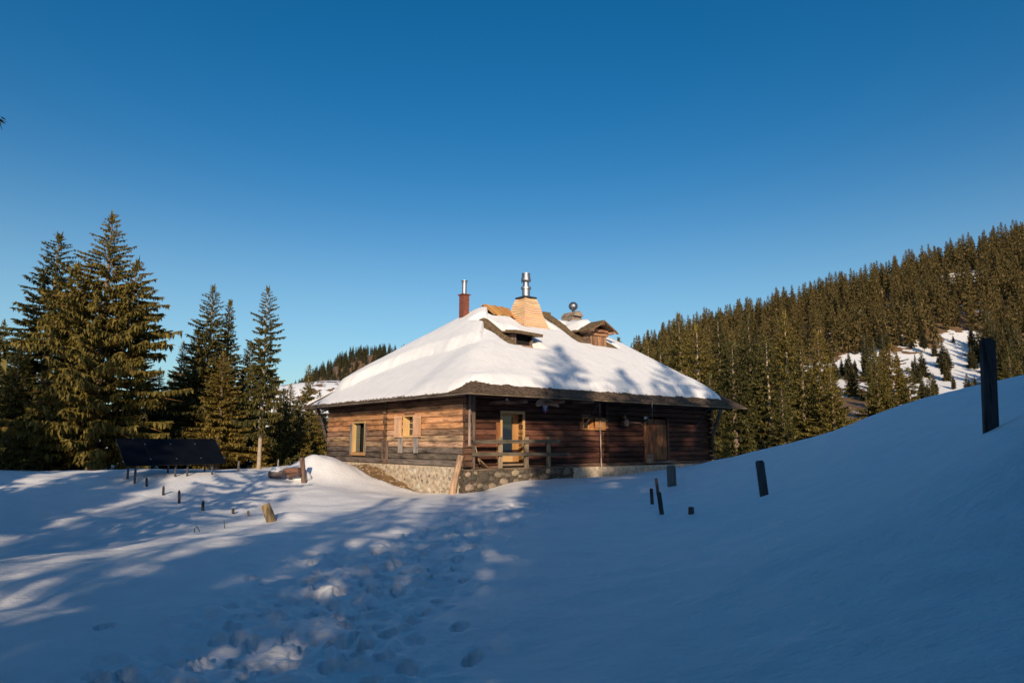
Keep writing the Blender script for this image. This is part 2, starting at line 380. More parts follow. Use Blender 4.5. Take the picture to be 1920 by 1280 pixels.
def ground(X, Y):
    X = np.asarray(X, float); Y = np.asarray(Y, float)
    r = np.hypot(X, Y)
    k = sstep(44, 75, np.hypot(X * 0.9, Y - 4))
    near = np.clip(tps(np.clip(X, -45, 45), np.clip(Y, -40, 60)), -8, 14)
    d = ((X - MOUNDC[0]) / 1.5) ** 2 + ((Y - MOUNDC[1]) / 1.5) ** 2
    near = near + (0.78 + .5 * fbm(X / .9, Y / .9, 2, 71)) * np.exp(-d ** 1.3)
    d = (X - P(560, 890, 30.5)[0]) ** 2 + (Y - 30.2) ** 2
    near = near + 0.12 * np.exp(-d / 0.5)
    # drift around the big stump
    s = P(545, 950, 19.8); near = near + 0.22 * np.exp(-(((X - s[0]) / 0.8) ** 2 + ((Y - s[1]) / 0.9) ** 2))
    near = near + 0.30 * fbm(X / 3.4, Y / 3.4, 3, 2) * sstep(3, 8, r) + 0.14 * fbm(X / 1.3, Y / 0.9, 3, 3)
    return near * (1 - k) + farz(X, Y) * k
def ray_ground(px, py, y0=3.0, y1=60.0):
    r = ray(px, py); Y = np.linspace(y0, y1, 1500); q = EYE[None] + r[None] * (Y / r[1])[:, None]
    d = q[:, 2] - ground(q[:, 0], q[:, 1]); i = np.argmax(d < 0)
    if not (d < 0).any(): i = len(Y) - 1
    p = q[i].copy(); p[2] = float(ground(p[0], p[1])); return p
def gz(x, y): return float(ground(np.array([x]), np.array([y]))[0])

# footprints along the trodden path
_path = [P(*a)[:2] for a in [(330, 1330, 4.3), (480, 1230, 5.8), (620, 1120, 8.2), (745, 1040, 11.5), (860, 990, 15.5), (960, 958, 20), (1040, 930, 24)]]
_path = np.array(_path)
dents = []
def path_at(t):
    s = t * (len(_path) - 1); i = min(int(s), len(_path) - 2); f = s - i
    a = _path[i]; b = _path[i + 1]; return a + (b - a) * f, (b - a) / np.linalg.norm(b - a)
for k in range(300):
    t = R_.random() ** 0.95; p, d = path_at(t); n = np.array([-d[1], d[0]])
    w_ = R_.gauss(0, 0.5) * (0.75 + 0.8 * (1 - t)); dents.append((p + n * w_, math.atan2(d[1], d[0]) + R_.uniform(-.5, .5), R_.uniform(.1, .17), R_.uniform(.05, .085), R_.uniform(.04, .13)))
for k in range(26):   # a lone line of prints right of the path
    t = 0.08 + 0.75 * k / 26; p, d = path_at(t); n = np.array([-d[1], d[0]])
    dents.append((p - n * (0.95 + 0.12 * (k % 2)) - n * .12 * math.sin(k) + n * R_.uniform(-.25, .25), math.atan2(d[1], d[0]) + R_.uniform(-.4, .4), R_.uniform(.12, .17), R_.uniform(.06, .09), R_.uniform(.06, .13)))
def foot(X, Y):
    out = np.zeros_like(X)
    for p, a, la, lb, dp in dents:
        m = (np.abs(X - p[0]) < 0.75) & (np.abs(Y - p[1]) < 0.75)
        if not m.any(): continue
        dx = X[m] - p[0]; dy = Y[m] - p[1]; c, s = math.cos(a), math.sin(a)
        q = np.sqrt(((dx * c + dy * s) / la) ** 2 + ((-dx * s + dy * c) / lb) ** 2)
        out[m] = np.minimum(out[m], -dp * (1 - sstep(0.72, 1.08, q))) + 0.012 * np.exp(-((q - 1.4) / 0.3) ** 2)
    return np.clip(out, -0.3, 0.14)
def pathdist(X, Y):
    d = np.full(X.shape, 99.0)
    for k in range(len(_path) - 1):
        a = _path[k]; b = _path[k + 1]; ab = b - a; L2 = ab @ ab
        t = np.clip(((X - a[0]) * ab[0] + (Y - a[1]) * ab[1]) / L2, 0, 1)
        d = np.minimum(d, np.hypot(X - a[0] - t * ab[0], Y - a[1] - t * ab[1]))
    return d
def earthmask(X, Y):
    lx = (X - HO[0]) * UX[0] + (Y - HO[1]) * UX[1]; ly = (X - HO[0]) * UY[0] + (Y - HO[1]) * UY[1]
    y0 = on_x(800, 927, OL)[0]; y1 = on_x(640, 868, OL)[0]
    t = np.clip((ly - y0) / (y1 - y0), 0, 1)
    wd = 0.15 + 1.25 * np.sin(np.clip(t * 1.25, 0, 1) * math.pi * 0.62)
    wd = wd + 0.35 * fbm(X / 0.7, Y / 0.7, 3, 21)
    e = (lx - (OL - wd)) / 0.22
    return sstep(0, 1, e) * sstep(y0 - 0.6, y0 + 0.5, ly) * sstep(y1 + 1.2, y1 - 0.2, ly) * (lx < OL + 0.6)

ang = np.concatenate([np.arange(-180, -47, 3.0), np.arange(-47, 47, 0.155), np.arange(47, 180.01, 3.0)])
rad = np.concatenate([[0.01, .5, 1, 1.5, 2, 2.5, 3, 3.3], 3.6 * 1.0075 ** np.arange(0, 345), 48 * 1.033 ** np.arange(1, 140)])
A_, Rr = np.meshgrid(np.radians(ang), rad)
GX = Rr * np.sin(A_); GY = Rr * np.cos(A_)
GZ = ground(GX, GY)
nearm = Rr < 27
FX = GX[nearm]; FY = GY[nearm]
pd = pathdist(FX, FY); rough = sstep(2.1, 0.6, pd + .8 * fbm(FX / 1.1, FY / 1.1, 2, 14))
GZ[nearm] += foot(FX, FY) + rough * (0.13 * np.abs(fbm(FX / 0.33, FY / 0.33, 3, 8)) + 0.10 * fbm(FX / 0.9, FY / 0.9, 2, 9) + .08 * fbm(FX / .1, FY / .1, 2, 10) + 0.2 * np.clip(vnoise(FX / .17, FY / .17, 12) - .62, 0, .3) + .10 * np.clip(vnoise(FX / .5, FY / .5, 13) - .55, 0, .4) - 0.09)
em = np.where(Rr < 45, earthmask(GX, GY), 0)
GZ -= 0.32 * em
# the ground passes under the hut
LX = (GX - HO[0]) * UX[0] + (GY - HO[1]) * UX[1]; LY = (GX - HO[0]) * UY[0] + (GY - HO[1]) * UY[1]
ins = (LX > OL + 0.3) & (LX < LB - 1.2) & (LY > YT + 0.5) & (LY < LA - 1.2)
GZ = np.where(ins, np.minimum(GZ, 0.6), GZ)
CLR = []
for px, Y, a, b in CLRP: CLR.append(((px - 960) / F * Y, a * 1.28, Y, b * 1.2))
def clr(x, y): return sum(np.exp(-((((x - a) / b) ** 2 + ((y - c) / d) ** 2) ** 2)) for a, b, c, d in CLR)
bare = sstep(100, 130, GY) * sstep(10, 40, GX) * (1.0 - (0.33 + 0.12 * sstep(165, 195, GY) - 0.32 * sstep(180, 140, GY)) * np.clip(clr(GX, GY), 0, 1))
bare = np.maximum(bare, 1.1 * sstep(430, 480, GY) * sstep(0, -40, GX))
bare = np.maximum(bare, sstep(250, 300, GY) * sstep(-20, -60, GX) * 0.74)
na, nr = len(ang), len(rad)
idx = np.arange(na * nr).reshape(nr, na)
q = np.stack([idx[:-1, :-1], idx[:-1, 1:], idx[1:, 1:], idx[1:, :-1]], -1).reshape(-1, 4)[:, ::-1]
gm_ = npmesh('ground', np.stack([GX, GY, GZ], -1).reshape(-1, 3), q, M_GROUND, True, {'bare': bare.ravel()})
tag(link('ground', gm_), kind='structure')

# bare earth slope beside the side wall
yy0 = on_x(860, 927, OL)[0]; yy1 = on_x(600, 868, OL)[0]
ex, ey = np.meshgrid(np.arange(OL - 2.6, OL + 0.25, 0.05), np.arange(yy0, yy1, 0.06))
EXw = HO[0] + UX[0] * ex + UY[0] * ey; EYw = HO[1] + UX[1] * ex + UY[1] * ey
ez_ = ground(EXw, EYw) - 0.12 + 0.26 * fbm(EXw / 0.55, EYw / 0.55, 5, 31)
mk = earthmask(EXw, EYw); ez_ = ez_ - 0.25 * (1 - mk)
idx = np.arange(ex.size).reshape(ex.shape)
q = np.stack([idx[:-1, :-1], idx[:-1, 1:], idx[1:, 1:], idx[1:, :-1]], -1).reshape(-1, 4)
tag(link('bare_earth', npmesh('bare_earth', np.stack([EXw, EYw, ez_], -1).reshape(-1, 3), q, M_EARTH)), kind='structure')

# ------------------------------------------------------------------ the hut
hut = hut_thing('alpine_hut', (0, 0, 0), 'old dark log chalet with hipped shingle roof on a rubble stone base', 'hut')
ZB = on_y(1000, 871, OR)[1]      # underside of the timber
ZT = EZ + min(S1 * OL, S2 * YT) - 0.16         # top of the wall under the roof
print('ZB', ZB, 'ZT', ZT)
NROW = 13; RH = (ZT - ZB) / NROW
XW1 = LB - 1.55                  # far end of front wall
YW1 = on_x(614, 800, OL)[0]      # far end of side wall
print('walls', XW1, on_y(1330, 868, OR), YW1, LA)
XW1 = on_y(1331, 850, OR)[0]
# the two walls hold logs; openings are (lo, hi, z0, z1)
def rect_y(x0, y0, x1, y1): a = on_y(x0, y0, OR); b = on_y(x1, y1, OR); return (a[0], b[0], b[1], a[1])
def rect_x(x0, y0, x1, y1): a = on_x(x0, y0, OL); b = on_x(x1, y1, OL); return (b[0], a[0], b[1], a[1])
D1 = rect_y(941, 775, 980, 868)     # entrance
W1 = rect_y(1091, 782, 1112, 804)   # small front window
D2 = rect_y(1210, 785, 1252, 862)   # barn door
W2 = rect_x(757, 779, 777, 817)     # side window
D3 = rect_x(662, 790, 684, 849)     # side door
XC = on_y(1135, 800, OR)[0]; YC = on_x(724, 800, OL)[0]
print('D1', D1, 'W1', W1, 'D2', D2, 'W2', W2, 'D3', D3, 'XC', XC, 'YC', YC)
fw = MB().box(OL + 0.3, XW1 - 0.1, OR + 0.62, OR + 0.68, ZB, ZT).build('front_wall', M_DARKIN, hut)
sw = MB().box(OL + 0.62, OL + 0.68, OR + 0.7, YW1 - 0.1, ZB, ZT).build('side_wall', M_DARKIN, hut)
MB().box(OL + 0.7, XW1, YW1 - 0.3, YW1 - 0.1, 0.3, ZT).build('back_wall', WX, hut, (0.12, 0.07, 0.05))
MB().box(XW1 - 0.3, XW1 - 0.02, OR + 0.7, YW1 - 0.32, 0.3, ZT).build('end_wall', WY, hut, (0.12, 0.07, 0.05))
def cuts(lo, hi, ops, z0, z1):
    segs = [(lo, hi)]
    for a, b, c, d in ops:
        if d < z0 + RH * 0.3 or c > z1 - RH * 0.3: continue
        ns = []
        for s, e in segs:
            if b <= s or a >= e: ns.append((s, e)); continue
            if a > s: ns.append((s, a))
            if b < e: ns.append((b, e))
        segs = ns
    return [(s, e) for s, e in segs if e - s > 0.05]
def jit(c, v): k = 1 + R_.uniform(-v, v); return tuple(max(0.005, x * k * (1 + R_.uniform(-.06, .06))) for x in c)
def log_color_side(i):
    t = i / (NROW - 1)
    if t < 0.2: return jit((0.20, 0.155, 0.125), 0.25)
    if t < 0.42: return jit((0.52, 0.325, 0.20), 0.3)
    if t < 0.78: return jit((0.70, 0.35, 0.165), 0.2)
    return jit((0.17, 0.09, 0.055), 0.25)  # top rows: dark brown wood, with eave shade put into the colour
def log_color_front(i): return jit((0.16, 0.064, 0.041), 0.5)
for i in range(NROW):
    z0 = ZB + i * RH; z1 = z0 + RH - 0.006
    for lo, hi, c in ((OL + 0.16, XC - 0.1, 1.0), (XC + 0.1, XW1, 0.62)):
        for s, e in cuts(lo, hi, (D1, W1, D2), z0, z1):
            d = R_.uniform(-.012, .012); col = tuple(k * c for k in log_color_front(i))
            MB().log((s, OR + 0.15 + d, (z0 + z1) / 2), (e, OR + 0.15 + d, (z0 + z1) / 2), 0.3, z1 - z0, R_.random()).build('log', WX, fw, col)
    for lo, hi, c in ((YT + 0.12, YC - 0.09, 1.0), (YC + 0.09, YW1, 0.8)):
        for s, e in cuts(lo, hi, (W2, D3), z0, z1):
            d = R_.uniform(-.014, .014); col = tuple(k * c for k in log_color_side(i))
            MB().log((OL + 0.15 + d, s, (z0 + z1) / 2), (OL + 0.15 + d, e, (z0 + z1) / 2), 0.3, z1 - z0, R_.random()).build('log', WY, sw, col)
    # log ends of the cross walls
    j = R_.uniform(-.03, .05)
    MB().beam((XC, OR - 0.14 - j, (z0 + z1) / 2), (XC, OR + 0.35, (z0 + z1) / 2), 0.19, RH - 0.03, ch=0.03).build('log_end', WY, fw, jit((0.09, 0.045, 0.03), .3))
    j = R_.uniform(-.03, .05)
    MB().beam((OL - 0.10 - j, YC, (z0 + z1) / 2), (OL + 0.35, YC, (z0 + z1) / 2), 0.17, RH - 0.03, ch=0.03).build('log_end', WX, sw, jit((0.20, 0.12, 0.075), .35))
    j = R_.uniform(-.03, .05)
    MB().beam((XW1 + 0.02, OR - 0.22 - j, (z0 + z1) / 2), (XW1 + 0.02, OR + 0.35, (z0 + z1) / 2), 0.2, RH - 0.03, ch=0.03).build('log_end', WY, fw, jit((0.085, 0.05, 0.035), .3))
    j = R_.uniform(-.03, .05)
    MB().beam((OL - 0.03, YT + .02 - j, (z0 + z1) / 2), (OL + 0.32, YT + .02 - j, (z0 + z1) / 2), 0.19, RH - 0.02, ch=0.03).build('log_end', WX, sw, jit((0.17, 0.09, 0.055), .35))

NEW = (0.60, 0.37, 0.16); NEWD = (0.50, 0.26, 0.10); OLDG = (0.30, 0.26, 0.22)
# entrance door: frame, reveal, glazed leaf
dr = MB().box(D1[0] + 0.02, D1[1] - 0.02, OR + 0.42, OR + 0.5, D1[2], D1[3] - 0.02).build('entrance_door', M_DARKIN, hut)
fwid = 0.11
MB().box(D1[0] - fwid, D1[0], OR - 0.05, OR + 0.42, D1[2], D1[3]).build('frame', NZ, dr, NEW)
MB().box(D1[1], D1[1] + fwid, OR - 0.05, OR + 0.42, D1[2], D1[3]).build('frame', NZ, dr, NEW)
MB().box(D1[0] - fwid, D1[1] + fwid, OR - 0.054, OR + 0.42, D1[3] + 0.002, D1[3] + 0.13).build('lintel', NX, dr, NEW)
MB().box(D1[0] - fwid - 0.22, D1[0] - fwid - 0.004, OR - 0.03, OR + 0.02, D1[2], D1[3] - 0.4).build('trim_board', WZ, dr, (0.32, 0.13, 0.055))
xg0 = D1[0] + 0.06; xg1 = D1[0] + 0.74 * (D1[1] - D1[0])
lf = MB().box(D1[0] + 0.004, xg0, OR + 0.33, OR + 0.415, D1[2] + 0.02, D1[3] - 0.004).build('door_leaf', NZ, dr, NEW)
MB().box(xg1, D1[1] - 0.004, OR + 0.33, OR + 0.415, D1[2] + 0.02, D1[3] - 0.004).build('door_stile', NZ, dr, NEWD)
MB().box(xg0 + 0.001, xg1 - 0.001, OR + 0.33, OR + 0.415, D1[2] + 0.02, D1[2] + 0.36).build('door_panel', NX, dr, NEW)
MB().box(xg0 + 0.001, xg1 - 0.001, OR + 0.33, OR + 0.415, D1[3] - 0.1, D1[3] - 0.004).build('door_rail', NX, dr, NEW)
MB().box(xg0 + 0.002, xg1 - 0.002, OR + 0.37, OR + 0.385, D1[2] + 0.361, D1[3] - 0.101).build('door_glass', M_GLASS, dr)
MB().tube([(xg1 + 0.05, OR + 0.33, D1[2] + 1.0), (xg1 + 0.05, OR + 0.27, D1[2] + 1.0), (xg1 + 0.16, OR + 0.27, D1[2] + 1.0)], 0.012, 6).build('handle', M_DARKMETAL, dr)
MB().box(D1[0] - 0.15, D1[1] + 0.15, OR - 0.25, OR + 0.33, D1[2] - 0.09, D1[2] - 0.004).build('threshold', WX, dr, (0.33, 0.24, 0.16))

def small_window(name, par, ax, R4, depth, cols, rows, shut, shc, frame_c):
    """window set in a wall opening; ax 'y' = front wall, 'x' = side wall; shut = list of (lo, hi) of open shutters"""
    a, b, c, d = R4
    def bx(lo, hi, n0, n1, z0, z1):
        return MB().box(lo, hi, OR + n0, OR + n1, z0, z1) if ax == 'y' else MB().box(OL + n0, OL + n1, lo, hi, z0, z1)
    h = NX if ax == 'y' else NY
    wn = bx(a + 0.05, b - 0.05, depth, depth + 0.03, c + 0.05, d - 0.05).build(name, M_GLASS, hut)
    bx(a, a + 0.05, -0.03, depth + 0.06, c, d).build('frame', NZ, wn, frame_c); bx(b - 0.05, b, -0.03, depth + 0.06, c, d).build('frame', NZ, wn, frame_c)
    bx(a + 0.051, b - 0.051, -0.03, depth + 0.06, d - 0.05, d).build('frame', h, wn, frame_c)
    bx(a - 0.05, b + 0.05, -0.07, depth + 0.06, c - 0.05, c + 0.035).build('sill', h, wn, frame_c)
    bx(a, b, 0.03, 0.27, d + 0.002, d + RH * .9).build('header', h, wn, (0.2, 0.11, 0.07))
    for k in range(cols + 1):
        u = a + 0.05 + (b - a - 0.1) * k / cols; bx(u - 0.018, u + 0.018, depth - 0.035, depth - 0.004, c + 0.04, d - 0.05).build('muntin', NZ, wn, (0.66, 0.50, 0.28))
    for k in range(1, rows):
        u = c + 0.05 + (d - c - 0.1) * k / rows; bx(a + 0.05, b - 0.05, depth - 0.033, depth - 0.006, u - 0.016, u + 0.016).build('muntin', h, wn, (0.66, 0.50, 0.28))
    for lo, hi in shut:
        n = 3
        for k in range(n):
            s0 = lo + (hi - lo) * k / n; s1 = lo + (hi - lo) * (k + 1) / n - 0.004
            bx(s0, s1, -0.115, -0.085, c - 0.05, d + 0.0).build('shutter_board', NZ, wn, jit(shc, .12))
        for z in (c + 0.08, d - 0.13): bx(lo + 0.01, hi - 0.01, -0.14, -0.117, z - 0.035, z + 0.035).build('shutter_batten', h, wn, jit(shc, .1))
    return wn
e = on_x(792, 800, OL)[0]; g = on_x(743, 800, OL)[0]
small_window('side_window', hut, 'x', W2, 0.3, 2, 3, [(e, W2[0] - 0.03), (W2[1] + 0.03, g)], (0.68, 0.42, 0.25), (0.70, 0.46, 0.20))
e = on_y(1137, 800, OR)[0]
small_window('front_window', hut, 'y', W1, 0.3, 2, 2, [(W1[1] + 0.05, e)], (0.50, 0.24, 0.09), (0.55, 0.25, 0.09))
MB().box(W1[0] - 0.17, W1[0] - 0.003, OR - 0.05, OR + 0.05, W1[2] - 0.02, W1[2] + 0.33).build('window_trim', NZ, hut, (0.45, 0.17, 0.07))
# side door: tall narrow, frame new wood, curtain inside
sd = MB().box(OL + 0.36, OL + 0.4, D3[0] + 0.05, D3[1] - 0.05, D3[2], D3[3]).build('side_door', M_DARKIN, hut)
MB().box(OL - 0.03, OL + 0.3, D3[0], D3[0] + 0.1, D3[2], D3[3]).build('frame', NZ, sd, (0.50, 0.33, 0.15)); MB().box(OL - 0.03, OL + 0.3, D3[1] - 0.1, D3[1], D3[2], D3[3]).build('frame', NZ, sd, (0.58, 0.38, 0.17))
MB().box(OL - 0.035, OL + 0.3, D3[0] + 0.101, D3[1] - 0.101, D3[3] - 0.1, D3[3]).build('lintel', NY, sd, (0.5, 0.33, 0.15))
MB().box(OL - 0.07, OL + 0.3, D3[0] - 0.03, D3[1] + 0.03, D3[2] - 0.12, D3[2] + 0.03).build('threshold', NY, sd, (0.52, 0.28, 0.12))
MB().box(OL + 0.16, OL + 0.19, D3[0] + 0.66 * (D3[1] - D3[0]), D3[1] - 0.102, D3[2] + 0.04, D3[3] - 0.1).build('curtain', M_CURTAIN, sd)
MB().box(OL + 0.02, OL + 0.05, D3[0] + 0.1, D3[0] + 0.2, D3[2] + 1.0, D3[2] + 1.03).build('handle', M_STEEL, sd)
MB().box(OL - 0.04, OL - 0.016, D3[1] + 0.002, D3[1] + 0.22, D3[2] - 0.06, D3[3] - 0.12).build('trim_board', WZ, sd, OLDG)
MB().box(OL - 0.04, OL - 0.016, D3[0] - 0.14, D3[0] - 0.002, D3[2] - 0.06, D3[3] - 0.12).build('trim_board', WZ, sd, OLDG)
for p0, p1, t0, t1, c in ((748, 756, 819, 849, (0.42, 0.36, 0.3)), (777, 784, 819, 849, (0.40, 0.37, 0.34)), (717, 728, 826, 864, (0.20, 0.15, 0.12))):
    a = on_x(p0, t0, OL); b = on_x(p1, t1, OL)
    MB().box(OL - 0.05, OL - 0.016, b[0], a[0], b[1], a[1]).build('patch_board', WZ, sw, c)
# barn door: frame and vertical planks, half door standing proud
bd = MB().box(D2[0] + 0.02, D2[1] - 0.02, OR + 0.12, OR + 0.16, D2[2], D2[3]).build('barn_door', M_DARKIN, hut)
n = 6
for k in range(n):
    a = D2[0] + (D2[1] - D2[0]) * k / n; b = D2[0] + (D2[1] - D2[0]) * (k + 1) / n - 0.012
    MB().box(a, b, OR + 0.02 + R_.uniform(-.008, .008), OR + 0.07, D2[2] + 0.02, D2[3] - 0.3).build('plank', WZ, bd, jit((0.30, 0.135, 0.06), .35))
    MB().box(a, b, OR + 0.045, OR + 0.085, D2[3] - 0.285, D2[3]).build('plank', WZ, bd, jit((0.24, 0.11, 0.06), .35))
MB().box(D2[0] - 0.14, D2[0] - 0.003, OR - 0.05, OR + 0.1, D2[2], D2[3] - 0.28).build('frame', WZ, bd, (0.33, 0.15, 0.07))
MB().box(D2[1] + 0.003, D2[1] + 0.13, OR - 0.05, OR + 0.1, D2[2], D2[3] + 0.02).build('frame', WZ, bd, (0.17, 0.09, 0.06))
MB().box(D2[0] + 0.03, D2[0] + 0.55, OR - 0.03, OR + 0.015, D2[2], D2[2] + 0.33).build('kick_board', WX, bd, (0.36, 0.25, 0.18))
MB().box(D2[0] - 0.16, D2[0] + 0.2, OR - 0.06, OR - 0.02, D2[3] - 0.02, D2[3] + 0.12).build('bracket_plate', M_WHITE, bd)
MB().box(D2[0] - 0.3, D2[1] + 0.3, OR - 0.3, OR - 0.02, D2[2] - 0.14, D2[2] - 0.01).build('threshold', WX, bd, (0.30, 0.22, 0.16))
# sill beam and terrace boards
MB().box(OL + 0.34, XW1 + 0.1, OR - 0.06, OR + 0.28, ZB - 0.16, ZB - 0.004).build('sill_beam', WX, hut, (0.20, 0.12, 0.08))
XTE = on_y(1075, 880, YT)[0]
MB().box(OL + 0.05, XTE, YT + 0.03, OR - 0.065, ZB - 0.15, ZB - 0.08).build('terrace_boards', WX, hut, (0.22, 0.16, 0.11))
# posts and struts carrying the eave
a = on_y(881, 740, 0.5)
MB().box(OL + 0.40, OL + 0.58, YT + .05, YT + .22, ZB - 0.1, ZT).build('corner_post', WZ, hut, (0.17, 0.12, 0.09))
xp, zp = on_y(880, 836, YT - .12)
MB().tube([(xp, YT - .12, zp), (xp, YT - .12, EZ + 0.2)], 0.055, 8).build('corner_pole', WZ, hut, (0.36, 0.29, 0.24))
def strut(p, q, t=0.14): MB().beam(p, q, t, t, up=(0.3, 0.5, 0.2)).build('strut', WX, hut, (0.13, 0.10, 0.08))
yb, zb = on_x(613, 832, OL); strut((OL + 0.1, YW1 + 0.05, zb), (OL - 0.2, YW1 + 1.0, EZ + 0.02))
xb, zb = on_y(1334, 832, OR); strut((XW1 + 0.1, OR, zb), (XW1 + 1.15, OR - 0.15, EZ + 0.05))
for px in (1095, 1203, 1302):
    x, z = on_y(px, 800, OR); x2, z2 = on_y(px + 12, 757, 0.6)
    strut((x, OR - 0.03, z), (x + .1, 0.8, EZ + S2 * 0.8 - 0.12), 0.07)
for px in (1055, 1110, 985, 952):    # beam heads poking out under the eave
    x, z = on_y(px, 753, 0.9); MB().box(x - .09, x + .09, 0.85, OR + .02, z - .06, z + .06).build('beam_head', WY, hut, (0.4, 0.27, 0.2))
for px in (860, 800, 762, 725, 690, 655):
    y, z = on_x(px, 747, 0.4); z = EZ + S1 * 0.3 - 0.16
    MB().box(0.25, OL + .02, y - .09, y + .09, z - .06, z + .06).build('beam_head', WX, hut, (0.4, 0.3, 0.24))
# railing on the terrace edge
rl = MB().beam((on_y(886, 827, YT)[0], YT + .0, on_y(886, 828, YT)[1]), (on_y(1050, 827, YT)[0], YT + .0, on_y(1050, 827, YT)[1]), 0.07, 0.15).build('railing', WX, hut, (0.16, 0.13, 0.09))
MB().beam((on_y(884, 851, YT)[0], YT - .01, on_y(884, 851, YT)[1]), (on_y(1068, 851, YT)[0], YT + .0, on_y(1068, 851, YT)[1]), 0.08, 0.15).build('rail', WX, rl, (0.17, 0.135, 0.09))
for px in (938, 987, 1028):
    x, z = on_y(px, 819, YT + 0.1); MB().box(x - 0.09, x + 0.09, YT + 0.045, YT + 0.15, ZB - 0.3, z).build('post', WZ, rl, (0.36, 0.27, 0.17))
MB().beam((OL + .65, YT + .3, ZB + 0.5), (OL + 1.4, YT + .35, ZB - 0.05), 0.03, 0.3, up=(0, 1, 0)).build('plank', WX, rl, (0.40, 0.25, 0.14))
MB().tube([(OL + .6, YT + .2, ZB + 1.15), (OL + .95, YT + .2, ZB + .1)], 0.025, 6).build('handle_pole', WZ, rl, (0.5, 0.36, 0.22))

# stone base: mortar core and laid stones
zlow = -0.7
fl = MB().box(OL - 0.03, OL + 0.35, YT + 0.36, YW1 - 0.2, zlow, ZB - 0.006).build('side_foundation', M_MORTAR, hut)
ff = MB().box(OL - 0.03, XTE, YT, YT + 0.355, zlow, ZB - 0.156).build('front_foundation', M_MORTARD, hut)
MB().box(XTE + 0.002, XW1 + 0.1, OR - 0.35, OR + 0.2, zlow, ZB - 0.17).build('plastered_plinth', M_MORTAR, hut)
SM = []
for k in range(8):
    rr = random.Random(50 + k); import bmesh
    bm = bmesh.new(); bmesh.ops.create_icosphere(bm, subdivisions=1, radius=1.0)
    for v in bm.verts: v.co *= rr.uniform(0.78, 1.12); v.co.x = max(-.85, min(.85, v.co.x)); v.co.z = max(-.85, min(.85, v.co.z))
    me = bpy.data.meshes.new('stone'); bm.to_mesh(me); bm.free(); me.materials.append(M_STONE)
    me.polygons.foreach_set('use_smooth', [k % 3 != 0] * len(me.polygons)); SM.append(me)
def stones(parent, ax, lo, hi, z0, z1, n, smin, smax, colf, proud):
    placed = []; tries = 0
    while len(placed) < n and tries < n * 40:
        tries += 1; s = smax - (smax - smin) * min(1, (len(placed) / n) ** 0.6 + R_.uniform(-.1, .2)); s = max(smin, s)
        u = R_.uniform(lo + s * .7, hi - s * .7); v = R_.uniform(z0, z1 - s * .5)
        if any(((u - a) / 1.1) ** 2 + (v - b) ** 2 < (0.72 * (s + t)) ** 2 for a, b, t in placed): continue
        placed.append((u, v, s)); o = bpy.data.objects.new('stone', R_.choice(SM)); COL.objects.link(o); o.parent = parent
        pl = PLOC[parent.name]; q = np.array((u, YT - proud + s * .3, v) if ax == 'y' else (OL - 0.03 - proud + s * .28, u, v))
        o.location = q - pl; o.rotation_euler = (R_.uniform(-.2, .2), R_.uniform(-.3, .3) if ax == 'y' else 0, R_.choice([0, math.pi]) + R_.uniform(-.25, .25))
        dx = s * R_.uniform(.95, 1.35)
        o.scale = (dx, s * .5, s * R_.uniform(.7, .95)) if ax == 'y' else (s * .5, dx, s * R_.uniform(.7, .95))
        o.color = (*colf(), 1)
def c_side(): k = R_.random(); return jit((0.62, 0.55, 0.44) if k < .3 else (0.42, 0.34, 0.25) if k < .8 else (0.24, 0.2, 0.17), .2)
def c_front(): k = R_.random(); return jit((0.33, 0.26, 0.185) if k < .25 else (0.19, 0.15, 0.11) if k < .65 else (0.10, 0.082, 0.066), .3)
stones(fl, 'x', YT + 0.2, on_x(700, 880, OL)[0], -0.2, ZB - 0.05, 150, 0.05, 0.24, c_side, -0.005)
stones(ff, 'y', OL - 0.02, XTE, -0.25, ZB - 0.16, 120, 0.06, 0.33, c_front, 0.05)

# loose stones on the bare earth
pv, pf = [], []
for k in range(150):
    y = R_.uniform(on_x(800, 927, OL)[0], on_x(650, 868, OL)[0]); x = OL - abs(R_.gauss(0, .6)) - .05; wp = l2w(x, y)
    if float(earthmask(np.array([wp[0]]), np.array([wp[1]]))[0]) < .6: continue
    z = gz(wp[0], wp[1]) - .12; me = R_.choice(SM); s_ = R_.uniform(.025, .075); o_ = len(pv)
    pv += [(wp[0] + v.co.x * s_, wp[1] + v.co.y * s_, z + v.co.z * s_ * .7) for v in me.vertices]; pf += [tuple(o_ + i for i in p.vertices) for p in me.polygons]
if pv:
    m = MB(); m.v = pv; m.f = pf; o = m.build('pebbles', M_STONE, None, (0.42, 0.32, 0.22), kind='stuff'); tag(o, 'small stones scattered over the bare brown earth slope', 'stones')

# roof body
th = 0.06
def rz(x, y): return float(roofz(x, y))
c4 = [(0, 0), (LB, 0), (LB, LA), (0, LA)]
top = [(x, y, EZ) for x, y in c4] + [(RX0, YR, EZ + S1 * RX0), (RX1, YR, EZ + S1 * RX0)]
bot = [(x, y, z - th) for x, y, z in top]
fs = [(0, 1, 5, 4), (1, 2, 5), (2, 3, 4, 5), (3, 0, 4)]
rf = MB().add(top + bot, fs + [tuple(6 + i for i in f)[::-1] for f in fs] + [(0, 6, 7, 1), (1, 7, 8, 2), (2, 8, 9, 3), (3, 9, 6, 0)]).build('roof', M_SHINGLE, hut)
MB().box(-0.03, -0.004, -0.03, LA + .03, EZ - 0.085, EZ - 0.02).build('eave_board', WY, rf, (0.20, 0.16, 0.13))
MB().box(-0.004, LB + .03, -0.03, -0.004, EZ - 0.085, EZ - 0.02).build('eave_board', WX, rf, (0.20, 0.15, 0.10))
